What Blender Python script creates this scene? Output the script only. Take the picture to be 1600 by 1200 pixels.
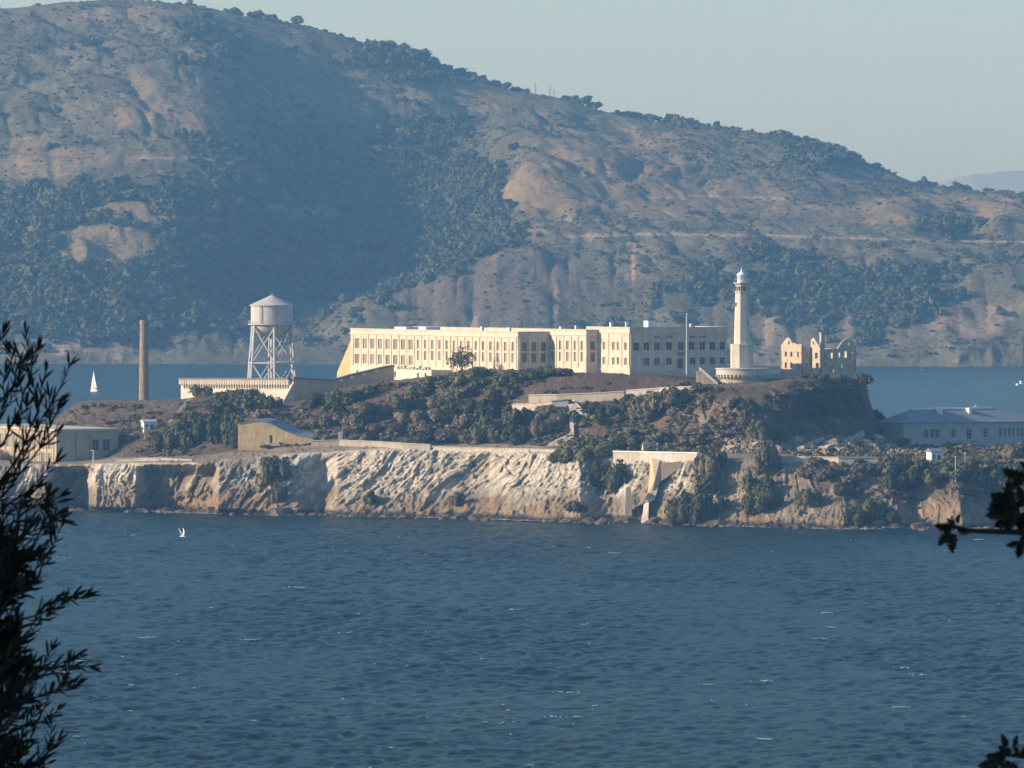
import bpy, bmesh, math, random
import numpy as np
from mathutils import Vector, Matrix

for o in list(bpy.data.objects): bpy.data.objects.remove(o)
SC = bpy.context.scene
COL = SC.collection
R = math.radians

# ------------------------------------------------------------------ camera
EYE = 80.0            # eye height above the bay, metres
PX = 8.64e-5          # tangent of one photograph pixel (1600 wide)
HZ = 385.0            # row of the horizon in the photograph
def W(px, py, Y):     # a picture position at a known distance -> world point
    return Vector(((px-800.0)*PX*Y, Y, EYE-(py-HZ)*PX*Y))

cam_d = bpy.data.cameras.new('camera'); cam = bpy.data.objects.new('camera', cam_d); COL.objects.link(cam)
cam.location = (0, 0, EYE); cam.rotation_euler = (R(90), 0, 0)
cam_d.sensor_width = 36.0; cam_d.lens = 36.0/(1600*PX)
cam_d.shift_y = -(600-HZ)/1600.0
cam_d.clip_start = 0.5; cam_d.clip_end = 60000
cam_d.dof.use_dof = True; cam_d.dof.focus_distance = 2400; cam_d.dof.aperture_fstop = 38
SC.camera = cam

# ------------------------------------------------------------------ sky and sun
SUN_EL, SUN_AZ_FROM_LEFT = 21.0, 10.0     # degrees; sun stands to the left, a little behind the camera
to_sun = Vector((-math.cos(R(SUN_AZ_FROM_LEFT))*math.cos(R(SUN_EL)), -math.sin(R(SUN_AZ_FROM_LEFT))*math.cos(R(SUN_EL)), math.sin(R(SUN_EL))))
world = bpy.data.worlds.new('World'); SC.world = world; world.use_nodes = True
nt = world.node_tree; nt.nodes.clear()
sky = nt.nodes.new('ShaderNodeTexSky'); sky.sky_type = 'NISHITA'; sky.sun_disc = False
sky.sun_elevation = R(SUN_EL); sky.sun_rotation = math.atan2(to_sun.x, to_sun.y)
sky.altitude = 0; sky.air_density = 1.0; sky.dust_density = 0.8; sky.ozone_density = 5.5
bg = nt.nodes.new('ShaderNodeBackground'); bg.inputs['Strength'].default_value = 0.13
wo = nt.nodes.new('ShaderNodeOutputWorld')
nt.links.new(sky.outputs[0], bg.inputs[0]); nt.links.new(bg.outputs[0], wo.inputs[0])
sun_d = bpy.data.lights.new('sun', 'SUN'); sun_d.energy = 5.0; sun_d.angle = R(0.53); sun_d.color = (1.0, 0.85, 0.66)
sun = bpy.data.objects.new('sun', sun_d); COL.objects.link(sun)
sun.rotation_euler = to_sun.to_track_quat('Z', 'Y').to_euler(); sun.location = (-200, 0, 300)

# ------------------------------------------------------------------ exposure and render
SC.view_settings.view_transform = 'Standard'; SC.view_settings.look = 'None'
SC.view_settings.exposure = 0.4; SC.view_settings.gamma = 1.0
SC.view_settings.use_curve_mapping = False
SC.render.engine = 'CYCLES'
SC.cycles.use_denoising = True
try: SC.cycles.denoiser = 'OPENIMAGEDENOISE'
except Exception: pass
SC.cycles.use_adaptive_sampling = True; SC.cycles.adaptive_threshold = 0.02
SC.cycles.max_bounces = 5; SC.cycles.diffuse_bounces = 2; SC.cycles.glossy_bounces = 2
SC.cycles.transmission_bounces = 2; SC.cycles.volume_bounces = 0; SC.cycles.transparent_max_bounces = 4
SC.cycles.caustics_reflective = False; SC.cycles.caustics_refractive = False
SC.render.filter_size = 1.6

# ------------------------------------------------------------------ helpers
rng = np.random.default_rng(7); random.seed(7)

def tag(o, label=None, cat=None, group=None, kind=None):
    if label: o['label'] = label
    if cat: o['category'] = cat
    if group: o['group'] = group
    if kind: o['kind'] = kind
    return o

def empty(name, loc, rz=0.0, label=None, cat=None, group=None):
    o = bpy.data.objects.new(name, None); COL.objects.link(o)
    o.location = loc; o.rotation_euler = (0, 0, rz); o.empty_display_size = 0.5
    return tag(o, label, cat, group, 'thing' if label else None)

def link(name, me, parent=None, loc=None, rot=None, scale=None):
    o = bpy.data.objects.new(name, me); COL.objects.link(o)
    if parent is not None: o.parent = parent
    if loc is not None: o.location = loc
    if rot is not None: o.rotation_euler = rot
    if scale is not None: o.scale = scale
    return o

def mesh_np(name, verts, faces, mat=None, smooth=False, nper=4):
    """fast mesh from numpy arrays; faces is (n,4) or (n,3)"""
    me = bpy.data.meshes.new(name)
    verts = np.asarray(verts, dtype=np.float32); faces = np.asarray(faces, dtype=np.int32)
    n = faces.shape[1]
    me.vertices.add(len(verts)); me.vertices.foreach_set('co', verts.ravel())
    me.loops.add(faces.size); me.loops.foreach_set('vertex_index', faces.ravel())
    me.polygons.add(len(faces)); me.polygons.foreach_set('loop_start', np.arange(0, faces.size, n, dtype=np.int32))
    if smooth: me.polygons.foreach_set('use_smooth', np.ones(len(faces), dtype=bool))
    me.update(calc_edges=True)
    if mat: me.materials.append(mat)
    return me

class MB:
    """collects simple solids, then builds ONE mesh"""
    def __init__(s): s.v = []; s.f = []; s.mi = []; s.m = 0
    def add(s, vs, fs):
        b = len(s.v); s.v += [tuple(v) for v in vs]; s.f += [tuple(i+b for i in f) for f in fs]; s.mi += [s.m]*len(fs)
    def box(s, x0, x1, y0, y1, z0, z1):
        s.add([(x0,y0,z0),(x1,y0,z0),(x1,y1,z0),(x0,y1,z0),(x0,y0,z1),(x1,y0,z1),(x1,y1,z1),(x0,y1,z1)],
              [(3,2,1,0),(4,5,6,7),(0,1,5,4),(1,2,6,5),(2,3,7,6),(3,0,4,7)])
    def prism(s, poly, z0, z1):                 # poly: list of (x,y), ccw; z0/z1 scalars or lists
        n = len(poly)
        a = z0 if hasattr(z0, '__len__') else [z0]*n; b = z1 if hasattr(z1, '__len__') else [z1]*n
        vs = [(p[0],p[1],a[i]) for i,p in enumerate(poly)] + [(p[0],p[1],b[i]) for i,p in enumerate(poly)]
        s.add(vs, [tuple(range(n-1,-1,-1)), tuple(range(n,2*n))] + [(i,(i+1)%n,(i+1)%n+n,i+n) for i in range(n)])
    def rings(s, rings, n=16, cap=True, a0=0.0, cx=0, cy=0):     # [(r,z),...] lathe
        vs = []
        for r, z in rings:
            for k in range(n):
                a = a0+2*math.pi*k/n; vs.append((cx+r*math.cos(a), cy+r*math.sin(a), z))
        fs = []
        for i in range(len(rings)-1):
            for k in range(n):
                fs.append((i*n+k, i*n+(k+1)%n, (i+1)*n+(k+1)%n, (i+1)*n+k))
        if cap: fs += [tuple(range(n-1,-1,-1)), tuple(range((len(rings)-1)*n, len(rings)*n))]
        s.add(vs, fs)
    def bar(s, p, q, r, n=6, r2=None):
        p = Vector(p); q = Vector(q); d = (q-p)
        if d.length < 1e-6: return
        d.normalize(); u = d.orthogonal().normalized(); w = d.cross(u); r2 = r if r2 is None else r2
        vs = []
        for c, rr in ((p, r), (q, r2)):
            for k in range(n):
                a = 2*math.pi*k/n; vs.append(c + u*rr*math.cos(a) + w*rr*math.sin(a))
        s.add(vs, [(k,(k+1)%n,(k+1)%n+n,k+n) for k in range(n)] + [tuple(range(n-1,-1,-1)), tuple(range(n,2*n))])
    def mesh(s, name, mats, smooth=False):
        me = bpy.data.meshes.new(name); me.from_pydata(s.v, [], s.f)
        if not isinstance(mats, (list, tuple)): mats = [mats]
        for m in mats: me.materials.append(m)
        if len(mats) > 1:
            for p, i in zip(me.polygons, s.mi): p.material_index = i
        if smooth:
            for p in me.polygons: p.use_smooth = True
        me.update(); return me
    def build(s, name, mats, parent=None, smooth=False, loc=None, rot=None):
        return link(name, s.mesh(name, mats, smooth), parent, loc, rot)

# ---- vectorised noise
def _h(ix, iy, iz, seed):
    n = (ix*374761393 + iy*668265263 + iz*2147483647 + seed*1274126177) & 0xffffffff
    n = ((n ^ (n >> 13)) * 1274126177) & 0xffffffff
    n = (n ^ (n >> 16)) & 0xffffffff
    return n.astype(np.float64)/4294967295.0
def vnoise(x, y, z=None, seed=0):
    x = np.asarray(x, float); y = np.asarray(y, float); z = np.zeros_like(x) if z is None else np.asarray(z, float)
    ix = np.floor(x).astype(np.int64); iy = np.floor(y).astype(np.int64); iz = np.floor(z).astype(np.int64)
    fx = x-ix; fy = y-iy; fz = z-iz
    fx = fx*fx*fx*(fx*(fx*6-15)+10); fy = fy*fy*fy*(fy*(fy*6-15)+10); fz = fz*fz*fz*(fz*(fz*6-15)+10)
    r = 0
    for dx in (0, 1):
        for dy in (0, 1):
            for dz in (0, 1):
                w = (fx if dx else 1-fx)*(fy if dy else 1-fy)*(fz if dz else 1-fz)
                r = r + w*_h(ix+dx, iy+dy, iz+dz, seed)
    return r*2-1
def fbm(x, y, z=None, oct=4, seed=0, gain=0.5, ridged=False):
    t = 0; a = 1.0; f = 1.0; s = 0
    for i in range(oct):
        n = vnoise(np.asarray(x)*f, np.asarray(y)*f, None if z is None else np.asarray(z)*f, seed+i*17)
        if ridged: n = 1-2*np.abs(n)
        t = t + a*n; s += a; a *= gain; f *= 2.03
    return t/s
def blocks(x, y, s, seed=0):
    """piecewise-constant random value per warped cell: sharp ledges and joints"""
    wx = x/s+.55*vnoise(x/s*.9, y/s*.9, seed=seed+5); wy = y/s+.55*vnoise(x/s*.9, y/s*.9, seed=seed+6)
    i = np.floor(wx).astype(np.int64); j = np.floor(wy+.5*(i % 2)).astype(np.int64)
    return _h(i, j, np.zeros_like(i), seed)*2-1
def smooth(a, lo, hi):
    t = np.clip((a-lo)/(hi-lo), 0, 1); return t*t*(3-2*t)

# ---- materials
def new_mat(name):
    m = bpy.data.materials.new(name); m.use_nodes = True; nt = m.node_tree
    b = nt.nodes['Principled BSDF']; b.inputs['Specular IOR Level'].default_value = 0.25
    return m, nt, b
def N(nt, typ, **kw):
    n = nt.nodes.new(typ)
    for k, v in kw.items():
        if k in n.inputs: n.inputs[k].default_value = v
        else: setattr(n, k, v)
    return n
def noise_n(nt, scale, detail=6, rough=0.6, vec=None, dist=0.0):
    n = N(nt, 'ShaderNodeTexNoise'); n.inputs['Scale'].default_value = scale; n.inputs['Detail'].default_value = detail
    n.inputs['Roughness'].default_value = rough; n.inputs['Distortion'].default_value = dist
    if vec is not None: nt.links.new(vec, n.inputs['Vector'])
    return n.outputs['Fac']
def ramp_n(nt, fac, stops, interp='LINEAR'):
    r = N(nt, 'ShaderNodeValToRGB'); r.color_ramp.interpolation = interp
    e = r.color_ramp.elements
    while len(e) < len(stops): e.new(0.5)
    for i, (p, c) in enumerate(stops):
        e[i].position = p; e[i].color = (c, c, c, 1) if not hasattr(c, '__len__') else (c[0], c[1], c[2], 1)
    nt.links.new(fac, r.inputs[0]); return r.outputs[0]
def mix_n(nt, a, b, fac, mode='MIX'):
    m = N(nt, 'ShaderNodeMix', data_type='RGBA', blend_type=mode)
    for sock, v in ((m.inputs[6], a), (m.inputs[7], b), (m.inputs[0], fac)):
        if hasattr(v, 'is_output') or isinstance(v, bpy.types.NodeSocket): nt.links.new(v, sock)
        elif hasattr(v, '__len__'): sock.default_value = (v[0], v[1], v[2], 1)
        else: sock.default_value = v
    return m.outputs[2]
def coords(nt, kind='Object', scale=(1,1,1), rot=(0,0,0)):
    t = N(nt, 'ShaderNodeTexCoord'); m = N(nt, 'ShaderNodeMapping')
    m.inputs['Scale'].default_value = scale; m.inputs['Rotation'].default_value = rot
    nt.links.new(t.outputs[kind], m.inputs['Vector']); return m.outputs[0]
def bump_n(nt, b, h, dist=0.1, strength=1.0):
    n = N(nt, 'ShaderNodeBump'); n.inputs['Distance'].default_value = dist; n.inputs['Strength'].default_value = strength
    nt.links.new(h, n.inputs['Height']); nt.links.new(n.outputs[0], b.inputs['Normal'])

def plaster(name, base, stain, rough=0.9, streak=0.5, sc=0.35):
    """weathered wall: blotches and rain streaks"""
    m, nt, b = new_mat(name); b.inputs['Roughness'].default_value = rough
    g = N(nt, 'ShaderNodeNewGeometry')
    mp = N(nt, 'ShaderNodeMapping'); mp.inputs['Scale'].default_value = (1, 1, 0.12); nt.links.new(g.outputs['Position'], mp.inputs['Vector'])
    s1 = noise_n(nt, sc*4, 6, .65, mp.outputs[0]); s2 = noise_n(nt, sc, 7, .6, g.outputs['Position'])
    f1 = ramp_n(nt, s1, [(.40, 0), (.68, 1)]); f2 = ramp_n(nt, s2, [(.42, 0), (.7, 1)])
    c = mix_n(nt, base, stain, mixf(nt, f1, streak)); c = mix_n(nt, c, stain, mixf(nt, f2, streak*.8))
    nt.links.new(c, b.inputs['Base Color'])
    bump_n(nt, b, noise_n(nt, 2.0, 6, .6, g.outputs['Position']), .05)
    return m
def mixf(nt, s, k):
    m = N(nt, 'ShaderNodeMath', operation='MULTIPLY'); nt.links.new(s, m.inputs[0]); m.inputs[1].default_value = k; return m.outputs[0]
def plain(name, col, rough=0.8, var=0.25, sc=1.0, metallic=0.0):
    m, nt, b = new_mat(name); b.inputs['Roughness'].default_value = rough; b.inputs['Metallic'].default_value = metallic
    g = N(nt, 'ShaderNodeNewGeometry')
    n = noise_n(nt, sc, 6, .6, g.outputs['Position'])
    c = mix_n(nt, [x*(1-var) for x in col], [min(1, x*(1+var)) for x in col], ramp_n(nt, n, [(.3, 0), (.7, 1)]))
    nt.links.new(c, b.inputs['Base Color']); return m
def foliage(name, dark, light, sub=0.0):
    m, nt, b = new_mat(name); b.inputs['Roughness'].default_value = .75
    oi = N(nt, 'ShaderNodeObjectInfo'); g = N(nt, 'ShaderNodeNewGeometry')
    n = noise_n(nt, .35, 4, .6, g.outputs['Position'])
    a = N(nt, 'ShaderNodeMath', operation='ADD'); nt.links.new(oi.outputs['Random'], a.inputs[0])
    k = N(nt, 'ShaderNodeMath', operation='MULTIPLY_ADD'); nt.links.new(n, k.inputs[0]); k.inputs[1].default_value = 2.0; k.inputs[2].default_value = -1.0
    nt.links.new(k.outputs[0], a.inputs[1])
    c = mix_n(nt, dark, light, ramp_n(nt, a.outputs[0], [(0.0, 0), (1.0, 1)]))
    nt.links.new(c, b.inputs['Base Color']); return m
# ================================================================== the bay
def build_water():
    Y = np.concatenate([np.linspace(-400, 700, 12), np.linspace(760, 1040, 30), np.arange(1043, 2300, 1.25), np.linspace(2310, 5200, 420), np.geomspace(5400, 45000, 30)])
    u = np.concatenate([-np.geomspace(2.2, .088, 14), np.linspace(-.082, .082, 270), np.geomspace(.088, 2.2, 14)])
    YY, UU = np.meshgrid(Y, u, indexing='ij')
    XX = UU*np.maximum(np.abs(YY), 500)
    amp = smooth(YY, 900, 1050)*(1-.4*smooth(YY, 2300, 3200))*(1-smooth(YY, 4200, 5600))*(1-smooth(np.abs(UU), .078, .085))
    # wind sea: short crests running roughly across the view
    w1 = fbm(XX/2.6+YY/60, YY/4.4-XX/12, oct=2, seed=3, gain=.6)
    w2 = fbm(XX/18, YY/24+XX/60, oct=2, seed=9)
    patch = .7+.5*smooth(fbm(XX/45, YY/120, oct=3, seed=13), -.4, .5)
    ZZ = amp*(0.55*w1*patch + 0.35*w2)
    nY, nX = YY.shape
    idx = np.arange(nY*nX).reshape(nY, nX)
    f = np.stack([idx[:-1,:-1], idx[:-1,1:], idx[1:,1:], idx[1:,:-1]], -1).reshape(-1, 4)
    m, nt, b = new_mat('bay_water')
    b.inputs['IOR'].default_value = 1.33; b.inputs['Roughness'].default_value = .26; b.inputs['Specular IOR Level'].default_value = .13
    g = N(nt, 'ShaderNodeNewGeometry')
    n1 = noise_n(nt, .012, 4, .6, g.outputs['Position'])
    c = mix_n(nt, (.002, .016, .019), (.006, .030, .034), ramp_n(nt, n1, [(.35, 0), (.65, 1)]))
    nt.links.new(c, b.inputs['Base Color'])
    mp = N(nt, 'ShaderNodeMapping'); mp.inputs['Scale'].default_value = (.6, 1, 1); nt.links.new(g.outputs['Position'], mp.inputs['Vector'])
    n2 = noise_n(nt, .8, 5, .65, mp.outputs[0])
    bump_n(nt, b, n2, 1.5, .8)
    o = link('water', mesh_np('water', np.stack([XX, YY, ZZ], -1).reshape(-1, 3), f, m, smooth=True))
    tag(o, kind='structure')
build_water()

# ================================================================== island terrain from cross-sections
class Terrain:
    """cross-sections: at picture column px a list of (distance behind the shore, picture row) gives real heights"""
    def sample_col(s, cols, px):
        xs = np.array(sorted(cols)); n = len(cols[xs[0]])
        a = np.array([[cols[x][k] for k in range(n)] for x in xs], float)       # (ncol, npt, 2)
        out = np.zeros((len(px), n, 2))
        for k in range(n):
            for c in range(2): out[:, k, c] = np.interp(px, xs, a[:, k, c])
        return out

YW = ([-300, 60, 200, 340, 500, 700, 850, 1000, 1100, 1300, 1500, 1600, 1900], [797, 797, 799, 803, 806, 810, 815, 818, 822, 827, 828, 829, 829])
def shoreY(px): return EYE/((np.interp(px, *YW)-HZ)*PX)

# (distance behind the shore, picture row): cliff foot, cliff mid, cliff top, terrace back, slope a, slope b, slope c, brow, plateau back
AL = {
 -260: [(0,797),(6,765),(15,728),(50,722),(62,716),(74,708),(86,700),(100,692),(150,690)],
  20: [(0,797),(3,765),(8,727),(50,721),(62,705),(74,696),(86,688),(100,680),(150,672)],
  60: [(0,797),(3,765),(8,725),(50,719),(62,700),(72,686),(82,672),(94,660),(160,658)],
 100: [(0,797),(3,765),(8,725),(52,719),(62,700),(72,678),(82,656),(94,630),(170,626)],
 145: [(0,798),(4,765),(10,724),(46,717),(58,700),(70,675),(82,650),(96,627),(175,625)],
 200: [(0,799),(4,765),(9,723),(28,716),(42,698),(60,675),(80,650),(98,628),(180,626)],
 260: [(0,801),(3,765),(8,722),(26,714),(42,698),(58,674),(78,650),(98,626),(180,622)],
 320: [(0,803),(3,765),(8,722),(24,712),(40,692),(58,668),(78,645),(98,622),(180,614)],
 380: [(0,804),(7,765),(15,716),(24,705),(40,690),(58,668),(78,648),(98,632),(190,606)],
 450: [(0,805),(10,765),(20,708),(28,697),(40,684),(58,664),(78,646),(98,634),(190,600)],
 520: [(0,806),(14,765),(26,705),(34,694),(46,678),(60,656),(80,634),(104,612),(190,594)],
 600: [(0,808),(16,765),(28,700),(38,692),(50,676),(64,650),(84,622),(108,600),(190,588)],
 660: [(0,809),(18,765),(30,699),(42,692),(54,672),(68,645),(84,615),(104,590),(190,582)],
 720: [(0,811),(20,765),(32,702),(46,694),(56,672),(66,640),(78,606),(96,580),(180,576)],
 800: [(0,813),(22,765),(34,704),(48,696),(56,672),(64,645),(76,612),(92,579),(180,576)],
 880: [(0,816),(22,768),(34,708),(48,699),(56,676),(62,646),(70,628),(86,584),(170,577)],
 960: [(0,817),(20,770),(32,712),(48,704),(56,688),(62,664),(72,628),(86,585),(170,577)],
1040: [(0,820),(16,772),(28,714),(48,706),(56,694),(62,666),(72,622),(90,588),(170,578)],
1110: [(0,822),(18,772),(30,716),(48,708),(56,692),(64,662),(74,616),(88,602),(170,580)],
1190: [(0,824),(18,775),(32,718),(52,710),(60,695),(68,660),(80,618),(92,600),(170,586)],
1240: [(0,826),(18,775),(34,718),(56,711),(72,698),(82,660),(92,612),(100,596),(170,586)],
1300: [(0,827),(18,776),(36,718),(60,711),(90,694),(102,655),(110,605),(118,590),(170,584)],
1345: [(0,828),(18,776),(36,719),(64,712),(106,694),(118,652),(126,605),(134,588),(172,584)],
1380: [(0,828),(18,778),(36,720),(66,712),(120,696),(132,658),(140,622),(148,600),(174,598)],
1402: [(0,828),(18,778),(36,722),(66,713),(122,700),(134,690),(144,680),(150,668),(176,664)],
1425: [(0,828),(18,780),(36,724),(66,713),(90,706),(112,703),(130,702),(150,700),(180,700)],
1520: [(0,828),(18,782),(36,724),(66,712),(90,707),(112,703),(130,702),(150,700),(190,700)],
1620: [(0,829),(18,785),(36,722),(66,711),(90,706),(112,703),(130,702),(150,700),(190,700)],
1900: [(0,829),(18,790),(36,730),(66,715),(90,708),(112,704),(130,703),(150,702),(190,702)],
}
def build_alcatraz():
    px = np.arange(-240, 1880, 1.55)
    prof = Terrain().sample_col(AL, px)
    # soften the hand-drawn sections along the shore a little
    k = np.exp(-0.5*(np.arange(-9, 10)/4.0)**2); k /= k.sum()
    for i in range(prof.shape[1]):
        for c in range(2):
            prof[:, i, c] = np.convolve(np.pad(prof[:, i, c], 9, mode='edge'), k, mode='valid')
    Y0 = shoreY(px)
    nseg = [5, 40, 60, 40, 44, 40, 40, 36, 30, 14]          # samples per section
    pts = []
    # below water skirt, sections, back slope
    npt = prof.shape[1]
    Yc = Y0[:, None] + prof[:, :, 0]
    Zc = EYE-(prof[:, :, 1]-HZ)*PX*Yc
    Zc[:, 0] = 0.0
    Yall = np.concatenate([Y0[:, None]-8, Yc, Yc[:, -1:]+70], 1)
    Zall = np.concatenate([np.full((len(px), 1), -4.0), Zc, np.full((len(px), 1), -4.0)], 1)
    ys, zs = [], []
    for i in range(npt+1):
        n = nseg[i] if i < len(nseg) else 20
        t = np.linspace(0, 1, n, endpoint=(i == npt))[None, :]
        ys.append(Yall[:, i:i+1]*(1-t)+Yall[:, i+1:i+2]*t); zs.append(Zall[:, i:i+1]*(1-t)+Zall[:, i+1:i+2]*t)
    Y = np.concatenate(ys, 1); Z = np.concatenate(zs, 1)
    # soften the breaks of each section
    kk = np.exp(-0.5*(np.arange(-8, 9)/3.5)**2); kk /= kk.sum()
    def sm(A):
        P = np.pad(A, ((0,0),(8,8)), mode='edge'); return sum(kk[j]*P[:, j:j+A.shape[1]] for j in range(17))
    Ys, Zs = sm(Y), sm(Z)
    Y = Ys; Z = Zs
    PXg = np.repeat(px[:, None], Y.shape[1], 1)
    X = (PXg-800)*PX*(Y0[:, None]+40)          # columns run straight back
    bounds = np.cumsum([0]+[nseg[i] for i in range(npt+1)])
    row = np.arange(Y.shape[1])[None, :]*np.ones((len(px), 1))
    # --- surface relief
    dYr = np.gradient(Y, axis=1); dZr = np.gradient(Z, axis=1)
    steep = np.clip(dZr/np.maximum(np.hypot(dYr, dZr), 1e-6), 0, 1)
    sea_cliff = smooth(row, bounds[1]-2, bounds[1]+6)*(1-smooth(row, bounds[3]-8, bounds[3]+2))
    back = smooth(row, bounds[-2]-10, bounds[-2])
    upper = smooth(row, bounds[4], bounds[5])*(1-back)
    # tilted strata: lean to the right going up
    sx = X*0.9 + Z*0.9; sy = Z*0.9 - X*0.9
    lean = np.interp(PXg, [100, 350, 480, 800, 950, 1100], [0.3, .5, 1, 1, .6, .4])+.55*fbm(X/22, Z/16, oct=2, seed=22)
    st = X - Z*0.75*lean
    big = fbm(X/26, Z/20, Y/26, oct=3, seed=21)
    rid = fbm(st/6.0, Z/16, Y/18, oct=4, seed=31, ridged=True, gain=.55)
    fine = fbm(st/1.7, Z/4.0, Y/4, oct=3, seed=41, ridged=True)
    rocky = np.clip(sea_cliff + upper*smooth(steep, .55, .85)*.7*smooth(PXg, 840, 900), 0, 1)
    bx_, bz_ = st*.9, Z+X*.35*lean
    strk = fbm(st/1.5, Z/10, Y/12, oct=3, seed=480, ridged=True, gain=.6)
    blk = .8*strk*smooth(fbm(X/17, Z/9, oct=2, seed=485), -.5, .4)+.8*blocks(bx_, bz_*.6, 5.0, 400)+.6*blocks(bx_, bz_*.5, 2.3, 410)+.6*blocks(bx_, bz_*.7, 1.05, 420)+.28*blocks(bx_, bz_*.5, .55, 425)
    d = sea_cliff*(3.4*big + 1.5*rid + .6*fine + blk)
    # coves and buttresses in the sea cliff
    cove = np.interp(PXg, [60, 86, 95, 140, 150, 160, 205, 222, 240, 290, 338, 350, 470, 492, 510, 530, 700, 742, 765, 800, 905, 935, 955, 975, 1395, 1420, 1440, 1490, 1540, 1560],
                          [-3, -3, 8, 9, 2, -3, -2, 0, 8.0, 9.0, 6, -4, -2, 2.5, 4.0, -2, 0, 3, 3, -1, -2, 5.0, 5.0, 0, 0, 6.0, 3, -3, 8.0, 9.0])
    d = d - 1.6*sea_cliff*cove*(1-smooth(row, bounds[2]+30, bounds[3]+2))
    ru = fbm(X/3.0, Z/4, Y/4, oct=4, seed=51, ridged=True)
    d = d + upper*(.9*fbm(X/14, Y/14, oct=3, seed=61) + rocky*(1.5*ru+.9*blocks(X, Z, 2.4, 430)+.5*blocks(X, Z, 1.1, 440)))
    cragm = smooth(PXg, 1180, 1230)*(1-smooth(PXg, 1400, 1430))*smooth(row, bounds[4]+10, bounds[5])*(1-smooth(row, bounds[7], bounds[8]))
    d = d + cragm*(2.2*fbm(X/9, Z/8, Y/9, oct=4, seed=460, ridged=True)+1.0*blocks(X+Y, Z, 3.2, 461)+.6*blocks(X+Y, Z, 1.5, 462))
    outc = smooth(PXg, 1035, 1075)*(1-smooth(PXg, 1190, 1225))*smooth(row, bounds[5]-16, bounds[5]+6)*(1-smooth(row, bounds[7]-14, bounds[7]+4))*smooth(fbm(X/8, Y/8, oct=3, seed=490), -.35, .1)
    d = d + outc*(1.6*fbm(X/4, Z/4, Y/4, oct=3, seed=491, ridged=True)+1.2*blocks(X+.3*Y, Z, 2.6, 492)+.7*blocks(X+.3*Y, Z, 1.2, 493))
    # push: cliffs outwards (towards -Y), ground upwards
    out = np.clip(steep*1.15, 0, 1)
    Yd = Y - d*out*1.0
    Zd = Z + d*(1-out)*.5 + upper*.35*fbm(X/2.2, Y/2.2, oct=3, seed=71) + back*fbm(X/9, Y/9, oct=3, seed=75)
    terr = smooth(row, bounds[3]-4, bounds[3]+4)*(1-smooth(row, bounds[4]-4, bounds[4]+4))
    Zd += terr*.12*fbm(X/3, Y/3, oct=3, seed=77)
    # --- surface kinds (what the ground is made of; crag and streak shade painted in)
    h = Zd
    n1 = fbm(X/9, Z/9, Y/9, oct=4, seed=81); n2 = fbm(st/3.2, Z/7, Y/7, oct=4, seed=91); n3 = fbm(X/30, Z/30, Y/30, oct=2, seed=95)
    def C(*c): return np.array(c)
    guano = C(.74,.66,.52); grey = C(.37,.30,.215); ochre = C(.36,.24,.125); tide = C(.045,.036,.026); soil = C(.145,.108,.072)
    dry = C(.235,.172,.105); brush = C(.085,.078,.045); conc = C(.40,.36,.29); shaded_rock = C(.11,.105,.10); green = C(.055,.062,.03)
    white = np.interp(PXg, [80, 150, 220, 300, 400, 450, 520, 640, 760, 880, 960, 1030, 1150, 1230, 1290, 1420], [.35, .4, .55, .15, .25, .7, .95, .9, .85, .95, .65, .3, .1, .45, -.1, -.3])
    hw = smooth(h, 3.0, 11)                         # birds sit high; weed and ochre stain low
    f_w = np.clip(smooth(n2*.9+n1*.5+white*1.25+hw*.55, .75, 1.35), 0, 1)*(.25+.75*hw)
    col = grey*(1-f_w[..., None]) + guano*f_w[..., None]
    f_o = smooth(n1*.8+n3*.5+(1-hw)*.75, .45, .9)*.85
    col = col*(1-f_o[..., None]) + ochre*f_o[..., None]
    cellv = blocks(bx_, bz_*.75, 2.3, 410)*.5+blocks(bx_, bz_*.7, 1.05, 450)*.5
    fine_st = fbm(st/.75, Z/5.0, Y/5, oct=3, seed=470, gain=.6)
    col = col*(1+.5*fine_st*sea_cliff)[..., None]
    veg_r = smooth(PXg, 1080, 1290)*smooth(h, 5, 11)*smooth(n1+n3*.4, -.35, .1)
    col = col*(1-veg_r[..., None]) + (soil*1.15)*(1+.35*cellv)[..., None]*veg_r[..., None]
    col = col*(1+.30*cellv*sea_cliff)[..., None]
    shadw = smooth(fbm(st/2.0, Z/9, Y/9, oct=3, seed=99, ridged=True), .25, .75)*.16  # shadow streaks along the strata, put into the cliff colour
    col = col*(1-shadw[..., None]) + shaded_rock*shadw[..., None]
    f_t = 1-smooth(h+n1*.7, .7, 2.2)
    col = col*(1-f_t[..., None]) + tide*f_t[..., None]
    # upper ground
    up = smooth(row, bounds[4]-6, bounds[4]+6)
    gcol = soil*(1-smooth(n1, -.2, .4)[..., None]) + dry*smooth(n1, -.2, .4)[..., None]
    leftdry = (1-smooth(PXg, 200, 320))
    gcol = gcol*(1-.6*leftdry[..., None]) + C(.19,.145,.10)*.6*leftdry[..., None]
    gb = smooth(n3+n1*.5, -.1, .4)*(1-leftdry)
    gcol = gcol*(1-.55*gb[..., None]) + brush*.55*gb[..., None]
    rockc = C(.30,.225,.15)*(.7+.5*smooth(n2, -.4, .5)[..., None])
    fr = np.clip(rocky*up*smooth(PXg, 860, 960)+outc*1.2, 0, 1)
    gcol = gcol*(1-fr[..., None]) + rockc*fr[..., None]
    dk = smooth(PXg, 1190, 1240)*(1-smooth(PXg, 1400, 1430))*smooth(steep, .5, .75)  # steep crag faces: their shade is put into a darker colour
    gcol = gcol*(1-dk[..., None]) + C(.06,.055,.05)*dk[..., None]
    brow = np.exp(-((PXg-960)/130)**2)*smooth(row, bounds[6]+8, bounds[7]-4)    # dark bare bank under the cell house
    gcol = gcol*(1-.7*brow[..., None]) + C(.105,.075,.055)*.7*brow[..., None]
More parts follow.
